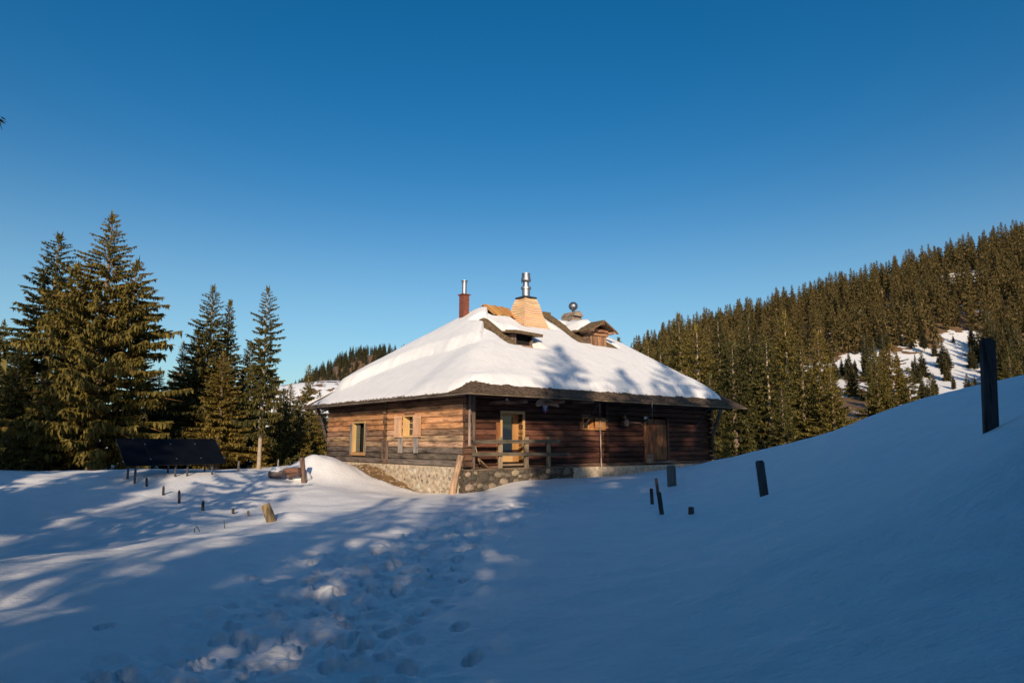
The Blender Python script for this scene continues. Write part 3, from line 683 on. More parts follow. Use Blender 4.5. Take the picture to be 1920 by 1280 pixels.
# bare shingle courses along both visible eaves: thousands of small shingles
def shingle_sheet(ax, lo, hi, d0, d1, step, wid):
    vs, fs_ = [], []; sl_ = S2 if ax == 'y' else S1; d = d0; k = 0
    while d < d1:
        u = lo + R_.uniform(-wid, 0)
        while u < hi:
            w1 = wid * R_.uniform(.7, 1.25); ov = R_.uniform(-.025, .025); z0 = 0.045 + R_.uniform(-.008, .022); t_ = 0.016
            a, b = d + ov, d + step * 1.6
            if (sl_ * (b + .02) > (S1 if ax == 'y' else S2) * max(0, u)) or (sl_ * (b + .02) > (S3 if ax == 'y' else S2) * max(0, (LB if ax == 'y' else LA) - u - w1)):
                u += w1; continue
            for (dd, zz) in ((a, z0 - t_), (a, z0), (b, 0.018), (b, 0.002)):
                for uu in (u, u + w1 - .008):
                    z = EZ + sl_ * dd + zz; vs.append((uu, dd, z) if ax == 'y' else (dd, uu, z))
            o = len(vs) - 8; fs_ += [(o, o + 1, o + 3, o + 2), (o + 2, o + 3, o + 5, o + 4), (o, o + 2, o + 4, o + 6), (o + 1, o + 7, o + 5, o + 3), (o, o + 6, o + 7, o + 1)]
            u += w1
        d += step; k += 1
    m = MB(); m.v = vs; m.f = fs_; return m
shingle_sheet('y', 0.0, LB, -0.05, 1.75, 0.115, 0.15).build('shingles', M_SHINGLE, rf, kind='stuff')
shingle_sheet('x', 0.0, LA, -0.05, 1.0, 0.115, 0.15).build('shingles', M_SHINGLE, rf, kind='stuff')

# ------------------------------------------------------------------ roof furniture
YCH = YR - 1.15
xch, ztop = on_y(984, 556, YCH - 0.62)       # near vertical edge of the wooden chimney
xch += 0.62
ch = MB().box(xch - 0.38, xch + 0.38, YCH - 0.38, YCH + 0.38, rz(xch, YCH) - 0.6, ztop - 0.1).build('wooden_chimney', M_DARKIN, hut)
zbase = EZ + S2 * (YCH - 1.1) + 0.0
nc = 15; hh = (ztop - zbase)
def half(t): return 0.50 + 0.62 * (max(0, 1 - t)) ** 1.8 - 0.14 * max(0, (t - .72) / .28) ** 2
for k in range(nc):
    t0 = k / nc; t1 = min(1, (k + 1.35) / nc); z0 = zbase + hh * t0; z1 = zbase + hh * t1
    a0 = half(t0) + 0.035; a1 = half(t1) + 0.0
    for sx, sy in ((0, -1), (-1, 0), (1, 0), (0, 1)):
        # each course on each face is bowed: corners lift
        vs = []; n = 6
        for j in range(n + 1):
            u = -1 + 2 * j / n; lift = 0.5 * hh / nc * (u * u)
            for (aa, zz) in ((a0 + 0.02, z0 + lift), (a1, z1 + lift), (a0 - 0.05, z0 + lift)):
                q_ = (u * aa, -aa) ; X_, Y_ = (q_ if sy == -1 else (-q_[0], -q_[1]) if sy == 1 else (q_[1], -q_[0]) if sx == -1 else (-q_[1], q_[0]))
                vs.append((xch + X_, YCH + Y_, zz))
        fs_ = []
        for j in range(n):
            o = j * 3; fs_ += [(o, o + 3, o + 4, o + 1), (o + 2, o + 5, o + 3, o)]
        MB().add(vs, fs_).build('shingle_course', NX if sy else NY, ch, jit((0.80, 0.53, 0.31), .07))
MB().box(xch - .44, xch + .44, YCH - .44, YCH + .44, ztop + 0.04, ztop + 0.13).build('cap_plate', M_DARKMETAL, ch)
MB().lathe([(.23, 0), (.23, .5), (.29, .51), (.29, .64), (.2, .66), (.16, .9), (.2, .92)], (xch, YCH, ztop + .1), 20).build('flue_pipe', M_STEEL, ch, smooth=False)
MB().lathe([(.22, 0), (.29, .05), (.22, .42), (.24, .44), (.24, .48), (.02, .5)], (xch, YCH, ztop + 1.06), 16).build('cowl', M_STEEL, ch)
for k in range(4):
    a = k * math.pi / 2 + .4; MB().beam((xch + .27 * math.cos(a), YCH + .27 * math.sin(a), ztop + 1.0), (xch + .24 * math.cos(a), YCH + .24 * math.sin(a), ztop + 1.5), .03, .03, up=(math.cos(a), math.sin(a), 0)).build('cowl_strut', M_DARKMETAL, ch)
# fresh ridge shingles left of the chimney
xr0, zr0 = on_y(905, 568, YR); ZRI = EZ + S1 * RX0
for k in range(10):
    t0 = k / 10; t1 = (k + 1.25) / 10; xa = xr0 + (xch - .5 - xr0) * t0; xb_ = xr0 + (xch - .5 - xr0) * t1
    zz = ZRI + 0.36 + 0.02 * math.sin(k * 2); dpt = 1.05 + 0.1 * math.sin(k * 1.7)
    for sgn in (-1, 1):
        p = [(xa, YR, zz), (xb_, YR, zz + 0.05), (xb_, YR + sgn * dpt, zz - S2 * dpt + 0.02), (xa, YR + sgn * dpt, zz - S2 * dpt - 0.03)]
        MB().prism(p if sgn < 0 else p[::-1], (0, 0, 0.045)).build('ridge_board', NY, rf, jit((0.52, 0.26, 0.085), .25))
# copper clad chimney beyond the ridge
xk, zk1 = on_y(870.5, 554, YR + 0.2); _, zk0 = on_y(870.5, 590, YR + 0.2)
cc = MB().box(xk - .20, xk + .20, YR + .0, YR + .40, zk0 - 1.5, zk1).build('copper_chimney', M_COPPER, hut)
MB().box(xk - .26, xk + .26, YR - .06, YR + .46, zk1 + .001, zk1 + .06).build('cap_plate', M_COPPER, cc)
MB().lathe([(.13, 0), (.13, .62), (.16, .63), (.16, .66), (.1, .67), (.1, .72)], (xk, YR + .2, zk1 + .06), 16).build('flue_pipe', M_STEEL, cc)
MB().lathe([(.19, 0), (.19, .03), (.02, .05)], (xk, YR + .2, zk1 + .80), 16).build('rain_cap', M_STEEL, cc)
for k in range(3):
    a = k * 2.1; MB().tube([(xk + .1 * math.cos(a), YR + .2 + .1 * math.sin(a), zk1 + .76), (xk + .12 * math.cos(a), YR + .2 + .12 * math.sin(a), zk1 + .815)], .012, 5).build('cap_strut', M_STEEL, cc)
# small vent turret with a ball on the far hip
xv, zv = on_y(1073, 598, YR + .3)
vt = MB().prism([(xv - .5, YR - .2, zv - .25), (xv + .5, YR - .2, zv - .25), (xv + .38, YR - .1, zv + .12), (xv - .38, YR - .1, zv + .12)], (0, 1.0, 0)).build('vent_turret', WX, hut, (0.28, 0.22, 0.17))
MB().prism([(xv - .42, YR - .3, zv + .12), (xv + .42, YR - .3, zv + .12), (xv + .16, YR - .3, zv + .42), (xv - .16, YR - .3, zv + .42)], (0, 1.2, 0)).build('turret_hood', WX, vt, (0.36, 0.27, 0.2))
MB().lathe([(.1, 0), (.1, .14), (.16, .17), (.24, .28), (.26, .40), (.22, .53), (.1, .62), (.03, .66)], (xv, YR + .2, zv + .42), 16).build('vent_ball', M_STEEL, vt, smooth=True)
for k in range(8):
    a = k * math.pi / 4
    MB().tube([(xv + math.cos(a) * r_, YR + .2 + math.sin(a) * r_, zv + .42 + z_) for r_, z_ in ((.17, .17), (.255, .28), (.275, .4), (.235, .53), (.1, .64))], .018, 5).build('vent_fin', M_DARKMETAL, vt)
xv2, zv2 = on_y(1022, 587, YR); MB().box(xv2 - .3, xv2 + .3, YR - .2, YR + .2, zv2 - .5, zv2 + .04).build('ridge_cap', M_MOSS, rf)

# low shed dormer
q = on_front_roof(968, 648, 0.15); xd, yd = q[0], q[1]; zd = EZ + S2 * yd
xe = on_y(1000, 645, yd)[0]; hd = 0.78
print('dormer1', q, xe, 'chimney', xch, YCH, ztop, zbase, 'ridge', ZRI)
d1 = MB().box(xd + .05, xe - .05, yd + .25, yd + .3, zd - .2, zd + hd).build('shed_dormer', M_DARKIN, hut)
yl = yd + 1.75
MB().box(xd, xe, yd - 0.0, yd + .06, zd - .25, zd + .22).build('dormer_front', WX, d1, (0.42, 0.25, 0.16))
for k in range(8):
    a = yd + .061 + (yl - yd) * k / 8; b = yd + .061 + (yl - yd) * (k + 1) / 8 - .01; z0 = EZ + S2 * a
    MB().box(xd, xd + .05, a, b, z0 - .2, zd + hd + .08 * (a - yd)).build('side_board', WZ, d1, jit((0.42, 0.31, 0.24), .2))
MB().box(xe - .05, xe, yd + .061, yl, zd - .3, zd + hd).build('side_panel', WY, d1, (0.25, 0.18, 0.14))
MB().prism([(xd - .3, yd - .35, zd + hd - .04), (xe + .35, yd - .35, zd + hd - .1), (xe + .35, yl + .6, zd + hd + .24), (xd - .3, yl + .6, zd + hd + .3)], (0, 0, .09)).build('dormer_roof', M_MOSS, d1)
MB().prism([(xd - .31, yd - .36, zd + hd + .052), (xe + .36, yd - .36, zd + hd - .008), (xe + .36, yd + .5, zd + hd + .1), (xd - .31, yd + .5, zd + hd + .16)], (0, 0, .06)).build('moss_tuft', M_MOSS, d1)
# gabled dormer with a plank door
q = on_front_roof(1106, 652, 0.1); xg, yg = q[0], q[1]; zg = EZ + S2 * yg
xh = on_y(1136, 655, yg)[0]; hg = 1.02; xm = (xg + xh) / 2; yk = yg + 2.3
print('dormer2', q, xh)
d2 = MB().box(xg + .06, xh - .06, yg + .05, yg + .1, zg - .2, zg + hg + .3).build('gabled_dormer', WZ, hut, (0.36, 0.2, 0.12))
for k in range(4):
    a = xg + .16 + (xh - xg - .32) * k / 4; b = xg + .16 + (xh - xg - .32) * (k + 1) / 4 - .01
    MB().box(a, b, yg - .01, yg + .045, zg - .15, zg + hg - .18).build('door_plank', WZ, d2, jit((0.42, 0.22, 0.12), .25))
for a in (xg, xh - .14): MB().box(a, a + .14, yg - .06, yg + .045, zg - .3, zg + hg + .05).build('corner_post', WZ, d2, (0.5, 0.3, 0.18))
MB().box(xg - .12, xh + .12, yg - .1, yg + .045, zg + hg - .16, zg + hg - .02).build('lintel', WX, d2, (0.45, 0.24, 0.13))
MB().box(xg - .12, xh + .12, yg - .12, yg + .045, zg + hg + .06, zg + hg + .2).build('tie_beam', WX, d2, (0.42, 0.2, 0.11))
for r_ in range(8):
    z0 = zg - .1 + r_ * .2; y0 = max(yg + .05, yg + (z0 - zg - .1) / S2)
    for k in range(7):
        a = yg + .05 + k * .32 + (r_ % 2) * .1; b = a + .3
        if b < y0 + .1 or z0 + .2 > zg + hg + .1: continue
        for xs in (xg - .03, xh + .0): MB().box(xs, xs + .03, a, b, z0 + R_.uniform(-.02, .02), z0 + .215).build('side_shingle', WZ, d2, jit((0.45, 0.34, 0.26), .25))
MB().box(xg + .004, xg + .05, yg + .1, yk, zg - .2, zg + hg + .08).build('side_panel', WY, d2, (0.3, 0.2, 0.15)); MB().box(xh - .05, xh - .004, yg + .1, yk, zg - .2, zg + hg + .08).build('side_panel', WY, d2, (0.3, 0.2, 0.15))
for sg in (-1, 1):
    xo = (xg - .45) if sg < 0 else (xh + .45); ze = zg + hg + .02; zp_ = zg + hg + .62
    p = [(xm, yg - .55, zp_), (xo, yg - .55, ze), (xo, yk + .5, ze), (xm, yk + .5, zp_)]
    MB().prism(p if sg > 0 else p[::-1], (0, 0, .085)).build('dormer_roof', M_MOSS, d2)
    MB().beam((xm, yg - .56, zp_ - .03), (xo, yg - .56, ze - .03), .05, .12, up=(0, 1, 0)).build('barge_board', WX, d2, (0.3, 0.16, 0.09))
    MB().tube([(xo * .8 + xm * .2, yg - .5, ze + .02), (xo * .8 + xm * .2, yg + .5, ze + .02)], .09, 8).build('purlin', WY, d2, (0.5, 0.33, 0.22))
MB().tube([(xm, yg - .5, zp_ - .1), (xm, yg + .5, zp_ - .1)], .09, 8).build('purlin', WY, d2, (0.5, 0.33, 0.22))

def flashing(par, x0, x1, y0, y1, up):
    m = MB(); ny_ = 14; vs = []
    for j in range(ny_ + 1):
        y = y0 + (y1 - y0) * j / ny_; a = R_.uniform(-.05, .05); e_ = .12 * max(0, 1 - j / 2)
        for x, z in ((x0 + a, -.05), (x0 + a, up - .02 + R_.uniform(-.03, .03)), ((x0 + x1) / 2, up + .07 + R_.uniform(-.03, .05)), (x1, up + .05), (x1, -.05)):
            vs.append((x, y, EZ + S2 * y + z - e_))
    m.add(vs, [(j * 5 + i, (j + 1) * 5 + i, (j + 1) * 5 + i + 1, j * 5 + i + 1) for j in range(ny_) for i in range(4)])
    m.f += [(0, 1, 2, 3, 4), tuple(ny_ * 5 + i for i in (4, 3, 2, 1, 0))]
    m.build('side_flashing', M_MOSS, par)
flashing(d1, xd - .6, xd - .06, yd - .3, yd + 2.3, .30)
flashing(d2, xg - .75, xg - .08, yg - .2, yg + 3.0, .38)
flashing(d2, xh + .1, xh + .9, yg - .35, yg + .7, .28)

# ------------------------------------------------------------------ snow on the roof (a thing of its own)
gx, gy = np.meshgrid(np.arange(0, LB + .01, 0.07), np.arange(0, LA + .01, 0.07))
k_ = 0.36
planes = np.stack([S1 * gx, S3 * (LB - gx), S2 * gy, S2 * (LA - gy)])
sm = -k_ * np.log(np.exp(-planes / k_).sum(0)); sm = np.minimum(sm, planes.min(0))
hard = planes.min(0)
face = planes.argmin(0)
nz = fbm(gx / 1.6, gy / 1.6, 4, 41)
e_front = gy - (0.62 + 0.16 * fbm(gx / 0.9, gy * 0 + 3, 3, 44) + 0.12 * fbm(gx / 0.2, gy / .2, 2, 54) + 0.35 * sstep(1.6, 0.2, gx))
e_left = gx - (0.03 + 0.12 * fbm(gx * 0 + 1, gy / 0.8, 3, 45) + 0.5 * sstep(1.7, 0.3, gy))
e_right = (LB - gx) - (1.5 + 0.2 * nz)
e_back = (LA - gy) - 0.1
ed = np.minimum(np.minimum(e_front, e_left), np.minimum(e_right, e_back))
tf = 0.34 * np.sqrt(np.clip(ed / 0.32, 0, 1)) + 0.10 * sstep(0.5, 3, ed)
tl = np.clip(ed / 0.3, 0, 1) ** .5 * (0.10 + 0.12 * sstep(0, 2, gx)) 
slab = gx - (2.35 + 0.5 * np.sin(gy * 0.8 + 1) + 0.35 * fbm(gx * 0, gy / 0.9, 3, 46)) - 1.6 * sstep(9.0, 4.0, gy) + 1.2 * sstep(11.5, 14, gy)
isl = sstep(3.4, 5.4, gy) * (face == 0)
tleft = tl + 0.46 * np.sqrt(np.clip(slab / 0.4, 0, 1)) + 0.1 * sstep(.4, 2, slab)
tl_full = 0.34 * np.sqrt(np.clip(ed / 0.5, 0, 1)) + .1 * sstep(.5, 3, ed)
t = np.where(face == 0, tleft * isl + tl_full * (1 - isl), tf)
t = np.where(ed < 0, ed * 0.8, t)
t = t + 0.10 * nz * sstep(0.3, 1.2, ed) + 0.02 * fbm(gx / .25, gy / .25, 2, 48) * (ed > 0)
# cleared strips beside chimney, ridge boards and dormers
def clear(x0, x1, y0, y1, soft=.18, amt=1.0):
    global t
    j = 0.12 * fbm(gx / .4, gy / .4, 3, 49)
    m = sstep(x0 - soft, x0 + soft, gx + j) * sstep(x1 + soft, x1 - soft, gx + j) * sstep(y0 - soft, y0 + soft, gy + j) * sstep(y1 + soft, y1 - soft, gy + j)
    t = t * (1 - m) + (-0.12) * m * amt + t * m * (1 - amt)
clear(xd - .75, xd + .1, yd - .35, yd + 2.9); clear(xd, xe + .3, yd - .55, yd + .35); clear(xd, xe, yd + .2, yl - .1)
clear(xg - 1.0, xg + .1, yg - .1, yg + 3.3); clear(xg - .1, xh + .9, yg - .25, yg + .3); clear(xg, xh, yg + .2, yk)
clear(xch - 1.0, xch + 1.45, YCH - .9, YCH + 1.3, .15); clear(xr0 + .05, xch - .6, YR - 1.0, YR + 1.0, .15)
z = EZ + sm * sstep(-0.2, 0.6, ed) + hard * (1 - sstep(-0.2, 0.6, ed)) + t
keep = t > -0.11
vid = -np.ones(gx.shape, int); vid[keep] = np.arange(keep.sum())
V = np.stack([gx[keep], gy[keep], z[keep]], -1)
# let the snow roll a little over the eaves
fq = np.stack([vid[:-1, :-1], vid[:-1, 1:], vid[1:, 1:], vid[1:, :-1]], -1).reshape(-1, 4); fq = fq[(fq >= 0).all(1)]
rs = link('roof_snow', npmesh('roof_snow', V - np.array([LB / 2, LA / 2, EZ]), fq, M_SNOW), l2w(LB / 2, LA / 2, EZ), HANG)
tag(rs, 'thick white snow blanket lying on the hut roof', 'snow')
# snow lying on the gabled dormer
m = MB(); nx_, ny_ = 10, 14; vs = []
for j in range(ny_ + 1):
    for i in range(nx_ + 1):
        u = -1 + 2 * i / nx_; v = j / ny_; x = xm + u * (xm - xg + .38); y = yg + .55 + v * (yk - yg + .6)
        zt = zg + hg + .62 + .09 - abs(u) * (.6) * (xm - xg + .38) / (xm - xg + .45)
        vs.append((x, y, zt + .30 * (1 - u ** 4) ** .5 * min(1, (v * 4) ** .5) * (1 if v < 1 else .2) - .01 + .04 * math.sin(i * 1.3 + j)))
m.add(vs, [(j * (nx_ + 1) + i, j * (nx_ + 1) + i + 1, (j + 1) * (nx_ + 1) + i + 1, (j + 1) * (nx_ + 1) + i) for j in range(ny_) for i in range(nx_)])
o = m.build('dormer_snow', M_SNOW, None, smooth=True, origin=(xm, yg + 1.5, zg + hg)); o.location = l2w(xm, yg + 1.5, zg + hg); o.rotation_euler = (0, 0, HANG)
tag(o, 'white snow cap lying on the little gabled dormer roof', 'snow')

# ------------------------------------------------------------------ things at the hut
# sign: curved board with a shield
bx0, bz0 = on_y(1005, 762, OR - .1)
def sp(px, py, yy): a, b = on_y(px, py, yy); return (a, yy, b)
sg = hut_thing('hut_sign', (on_y(1025, 755, OR)[0], OR, on_y(1025, 762, OR)[1]), 'curved brown wooden name board with a shield under the front eave', 'sign')
out = [(1004, 757), (1007, 751), (1013, 747.5), (1021, 746), (1030, 747), (1038, 751), (1045, 756), (1049, 761), (1047, 763.5), (1040, 761), (1030, 759.5), (1020, 759.5), (1013, 761), (1008, 762)]
MB().prism([sp(a, b, OR - .10) for a, b in out], (0, .05, 0)).build('board', NX, sg, (0.62, 0.40, 0.27))
sh = [(1018, 760.3), (1027, 760.3), (1027, 767), (1025.5, 771), (1022.5, 774), (1019.8, 771), (1018, 767)]
so_ = MB().prism([sp(a, b, OR - .13) for a, b in sh], (0, .03, 0)).build('shield', M_BLUE, sg)
MB().prism([sp(a, b, OR - .136) for a, b in [(1018.2, 760.5), (1026.8, 760.5), (1026.8, 762.8), (1018.2, 762.8)]], (0, .004, 0)).build('shield_band', M_WHITE, sg)
MB().prism([sp(a, b, OR - .136) for a, b in [(1021.7, 763.5), (1023.3, 763.5), (1023.3, 768.5), (1021.7, 768.5)]], (0, .004, 0)).build('shield_emblem', M_WHITE, sg)
MB().prism([sp(a, b, OR - .136) for a, b in [(1019.6, 769), (1025.6, 769), (1024.8, 771.2), (1022.5, 773.2), (1020.4, 771.2)]], (0, .004, 0)).build('shield_foot', M_RED, sg)
# small lamp over the door
x, z = on_y(951, 748, OR - .3)
lm = hut_thing('wall_lamp', (x, OR, z), 'tiny white lamp on the dark wall above the entrance', 'lamp')
MB().tube([(x, OR, z - .05), (x, OR - .25, z)], .015, 6).build('arm', M_DARKMETAL, lm); MB().lathe([(.03, -.09), (.06, -.06), (.05, .03), (.02, .06)], (x, OR - .28, z), 10).build('lamp_head', M_WHITE, lm)
# long thin pole standing against the front wall
x, z0 = on_y(1127, 869, OR - .22); z1 = on_y(1127, 752, OR - .22)[1]
o = hut_thing('thin_pole', (x, OR - .22, ZB - .1), 'long thin pale pole standing upright beside the front shutter', 'pole')
MB().tube([(x, OR - .24, ZB - .16), (x, OR - .21, (z0 + z1) / 2), (x, OR - .2, z1)], [.035, .033, .03], 8).build('shaft', WZ, o, (0.55, 0.42, 0.33))
# trough and beam hung left of the barn door
x0, zc = on_y(1168, 791, OR - .2); x1, _ = on_y(1205, 793, OR - .2)
o = hut_thing('wooden_bracket', (x0, OR, zc), 'round wooden hub on a short beam left of the barn door', 'beam')
MB().beam((x0, OR - .2, zc), (x1 - .05, OR - .12, zc), .1, .12).build('beam', WX, o, (0.17, 0.10, 0.07))
MB().tube([(x0 + .12, OR - .34, zc - .02), (x0 + .12, OR - .05, zc - .02)], .2, 14).build('hub', WY, o, (0.30, 0.20, 0.15)); MB().tube([(x0 + .12, OR - .26, zc + .27), (x0 + .12, OR - .08, zc + .27)], .1, 10).build('knob', WY, o, (0.25, 0.18, 0.14))
# thin cable down from the roof
xc0, zc0 = on_y(1208, 738, 0.8); xc1, zc1 = on_y(1222, 752, -.03); xc2, zc2 = on_y(1223, 793, OR - .05)
o = hut_thing('roof_cable', (xc2, OR - .05, zc2), 'thin grey cable hanging from the eave to the barn door', 'cable')
MB().tube([(xc0, .8, EZ + S2 * .8 + .08), (xc1, -.05, EZ + .06), (xc1 + .02, -.02, EZ - .25), (xc2, OR - .05, zc2)], .012, 5).build('wire', M_STEEL, o)
# log leaning on the corner
yy, zz = on_x(845, 926, OL - .45); y2, z2 = on_x(865, 853, OL - .1)
b0 = l2w(OL - .45, yy); o = hut_thing('leaning_log', (OL - .45, yy, gz(b0[0], b0[1])), 'pale barked log leaning against the corner of the stone base', 'log')
MB().tube([(OL - .45, yy, zz - .25), (OL - .27, (yy + y2) / 2, (zz + z2) / 2), (OL - .12, y2, z2)], [.15, .14, .125], 10).build('shaft', WZ, o, (0.52, 0.34, 0.21))

# ------------------------------------------------------------------ posts, panel, woodpile
def post(name, label, top, base, wpx, flat=False, color=(0.12, 0.10, 0.09), group=None, pointed=False, Y=None, bury=0.5):
    b = ray_ground(*base) if Y is None else P(*base, Y)
    Yd = b[1]; t_ = P(top[0], top[1], Yd); wd = wpx * Yd / F
    e = world_thing(name, tuple(b), label, 'post', group)
    d = t_ - b; dn = d / np.linalg.norm(d); p0 = b - dn * bury; jt = np.array([0, R_.uniform(-.02, .02), 0])
    if flat:
        m = MB().beam(p0, t_ - dn * wd * .18, wd, wd * .42, up=(0, 1, 0), ch=wd * .06)
        m.beam(t_ - dn * wd * .18, t_, wd * .82, wd * .36, up=(0, 1, 0), ch=wd * .1)
    else:
        k = [.5, .5, .48, .46] + ([.12] if pointed else [.40])
        m = MB().tube([p0, b, b + d * .5 + jt * wd, b + d * (.84 if pointed else .97), t_], [wd * q for q in k], 9)
    m.build('shaft', WZ, e, color); return e, b, t_
GP = 'fence posts in the snow'
post('fence_post', 'tall flat dark weathered board post high on the shaded right snow slope', (1851, 634), (1858, 806), 26, True, (0.065, 0.055, 0.055), GP)
post('fence_post', 'leaning square dark post midway up the right snow slope', (1424, 863), (1433, 929), 15, True, (0.07, 0.07, 0.07), GP)
_, bb, tt = post('fence_post', 'broad grey board post in front of the plinth by the barn door', (1258, 872), (1260, 911), 16, True, (0.14, 0.14, 0.13), GP)
post('fence_post', 'thin dark tilted stake beside two others below the barn door', (1221, 915), (1223, 945), 6, True, (0.08, 0.075, 0.07), GP)
post('fence_post', 'longer dark stake leaning left, touching an upright brown one', (1235, 922), (1241, 964), 8, True, (0.07, 0.07, 0.065), GP)
post('fence_post', 'short upright stake with a brown top behind the leaning stake', (1230, 896), (1234, 926), 6, False, (0.20, 0.12, 0.09), GP)
post('fence_post', 'stub of a rounded post barely showing above the snow', (1296, 950), (1296, 963), 11, False, (0.12, 0.09, 0.075), GP)
LP = [((275, 895), (275, 912), 4.5, 'dark stake first below the solar panel'), ((307, 910), (306, 928), 4.5, 'dark stake second down from the solar panel'),
      ((336, 918), (336, 943), 4.8, 'dark stake third down from the solar panel'), ((381, 938), (380, 957), 5.6, 'dark round-topped stake fourth down from the solar panel'),
      ((437, 952), (437, 963), 5.2, 'short dark stake nearest the big leaning stump')]
for tp, bs, wd, lab in LP: post('fence_post', lab + ' in the dip', tp, bs, wd, False, (0.06, 0.055, 0.05), GP, pointed=True)
post('tree_stump', 'thick pale cut log leaning in the sunlit drift', (497, 945), (509, 976), 18, False, (0.40, 0.29, 0.15), bury=.3)
post('fence_post', 'small pale stub of wood beside the thick leaning stump', (465, 957), (467, 968), 4.5, False, (0.45, 0.32, 0.18), GP)
post('fence_post', 'very thin stick standing in the snow near the leaning stump', (420, 974), (421, 990), 1.6, False, (0.10, 0.09, 0.07), GP)
post('fence_post', 'grey stake at the edge of the trees beside the solar panel', (448, 864), (446, 884), 4, False, (0.22, 0.20, 0.17), GP)
post('fence_post', 'thin grey stake left of the woodpile at the edge of the trees', (522, 860), (521, 880), 3, False, (0.26, 0.25, 0.22), GP, pointed=True)
b = ray_ground(368, 998); e = world_thing('wire_loop', tuple(b), 'small bent wire loop sticking out of the snow in the dip', 'wire')
MB().tube([b + np.array([-.04, 0, -.1]), b + np.array([-.05, 0, .1]), b + np.array([.0, 0, .16]), b + np.array([.09, 0, .02])], .012, 5).build('wire', M_DARKMETAL, e)

# solar panel
B0 = P(235, 873, 25.5); B1 = atz(425, 868, B0[2]); B1[2] = B0[2]
wv = B1 - B0; wl = np.linalg.norm(wv); wv /= wl; nh = np.array([wv[1], -wv[0], 0]); tv = -nh * 1.0 + np.array([0, 0, 1.0]); TL = np.linalg.norm(tv); tv /= TL
nrm = np.cross(wv, tv)
mid = (B0 + B1) / 2; e = world_thing('solar_array', (mid[0], mid[1], gz(mid[0], mid[1])), 'row of four tilted black solar modules on short posts by the spruces', 'solar panel')
for k in range(4):
    a = B0 + wv * (wl * k / 4 + .008); b_ = wv * (wl / 4 - .016)
    md = MB().prism([a, a + b_, a + b_ + tv * TL, a + tv * TL], -nrm * .035).build('module', M_PANEL, e)
    for s_ in (.22, .78): MB().beam(a + b_ + wv * .01 + tv * TL * s_ - wv * .03, a + b_ + wv * .01 + tv * TL * s_ + wv * .03, .05, .03, up=nrm).build('clamp', M_STEEL, md)
for k, s_ in ((0, .12), (1, .12), (0, .5), (1, .5), (0, .62), (1, .88), (0, .88)):
    p = B0 + wv * wl * s_ + tv * TL * (.2 if k == 0 else .8) - nrm * .05
    MB().beam((p[0], p[1], gz(p[0], p[1]) - .3), p, .06, .06, up=(1, 0, 0)).build('leg', M_DARKMETAL, e)
for s_ in (.2, .8): MB().beam(B0 + tv * TL * s_ - nrm * .06, B1 + tv * TL * s_ - nrm * .06, .04, .05, up=nrm).build('mounting_rail', M_STEEL, e)

# beams lying in the snow by the mound
def lying(label, p, q, r, col, Y):
    a = P(*p, Y); b = P(*q, Y - .25); m_ = (a + b) / 2; e = world_thing('timber', (m_[0], m_[1], gz(m_[0], m_[1])), label, 'timber', 'timbers by the snow mound')
    MB().tube([a, (a + b) / 2, b], [r, r * 1.03, r * .97], 9).build('shaft', WX, e, col); return a, b
WY_ = ray_ground(530, 898)[1]
a1, b1 = lying('dark round log end lying lowest in the snow by the mound', (507, 889), (533, 888), .16, (0.13, 0.105, 0.10), WY_)
a2, b2 = lying('reddish brown timber lying above the dark log by the mound', (533, 884), (562, 881), .13, (0.22, 0.11, 0.075), WY_)
lying('short split timber poking out under the snow clump', (540, 893), (562, 887), .09, (0.17, 0.10, 0.08), WY_ - .1)
def snowlump(label, c, rx, ry, rz_):
    m = MB(); n = 14; vs = []; 
    for j in range(8):
        ph = j / 7 * math.pi / 2
        for i in range(n):
            th_ = 2 * math.pi * i / n; k = 1 + .1 * math.sin(3 * th_ + j) + .06 * math.sin(5 * th_)
            vs.append((c[0] + rx * k * math.cos(ph) * math.cos(th_), c[1] + ry * k * math.cos(ph) * math.sin(th_), c[2] + rz_ * math.sin(ph)))
    m.add(vs, [(j * n + i, j * n + (i + 1) % n, (j + 1) * n + (i + 1) % n, (j + 1) * n + i) for j in range(7) for i in range(n)])
    m.f.append(tuple(range(n))[::-1])
    tag(m.build('snow_clump', M_SNOW, None, smooth=True, origin=c), label, 'snow', 'snow clumps on the timbers')
snowlump('small round snow cap on the dark round log', (a1 + b1) / 2 + np.array([-.05, 0, .1]), .26, .2, .22)
_sc = ray_ground(564, 896); snowlump('larger white snow clump resting on the reddish timber', _sc + np.array([0, 0, -.08]), .42, .34, .5)
post('fence_post', 'brown squared post standing in the snow mound by the hut', (566, 857), (568, 882), 9, True, (0.17, 0.11, 0.085), GP, Y=WY_ - .1)

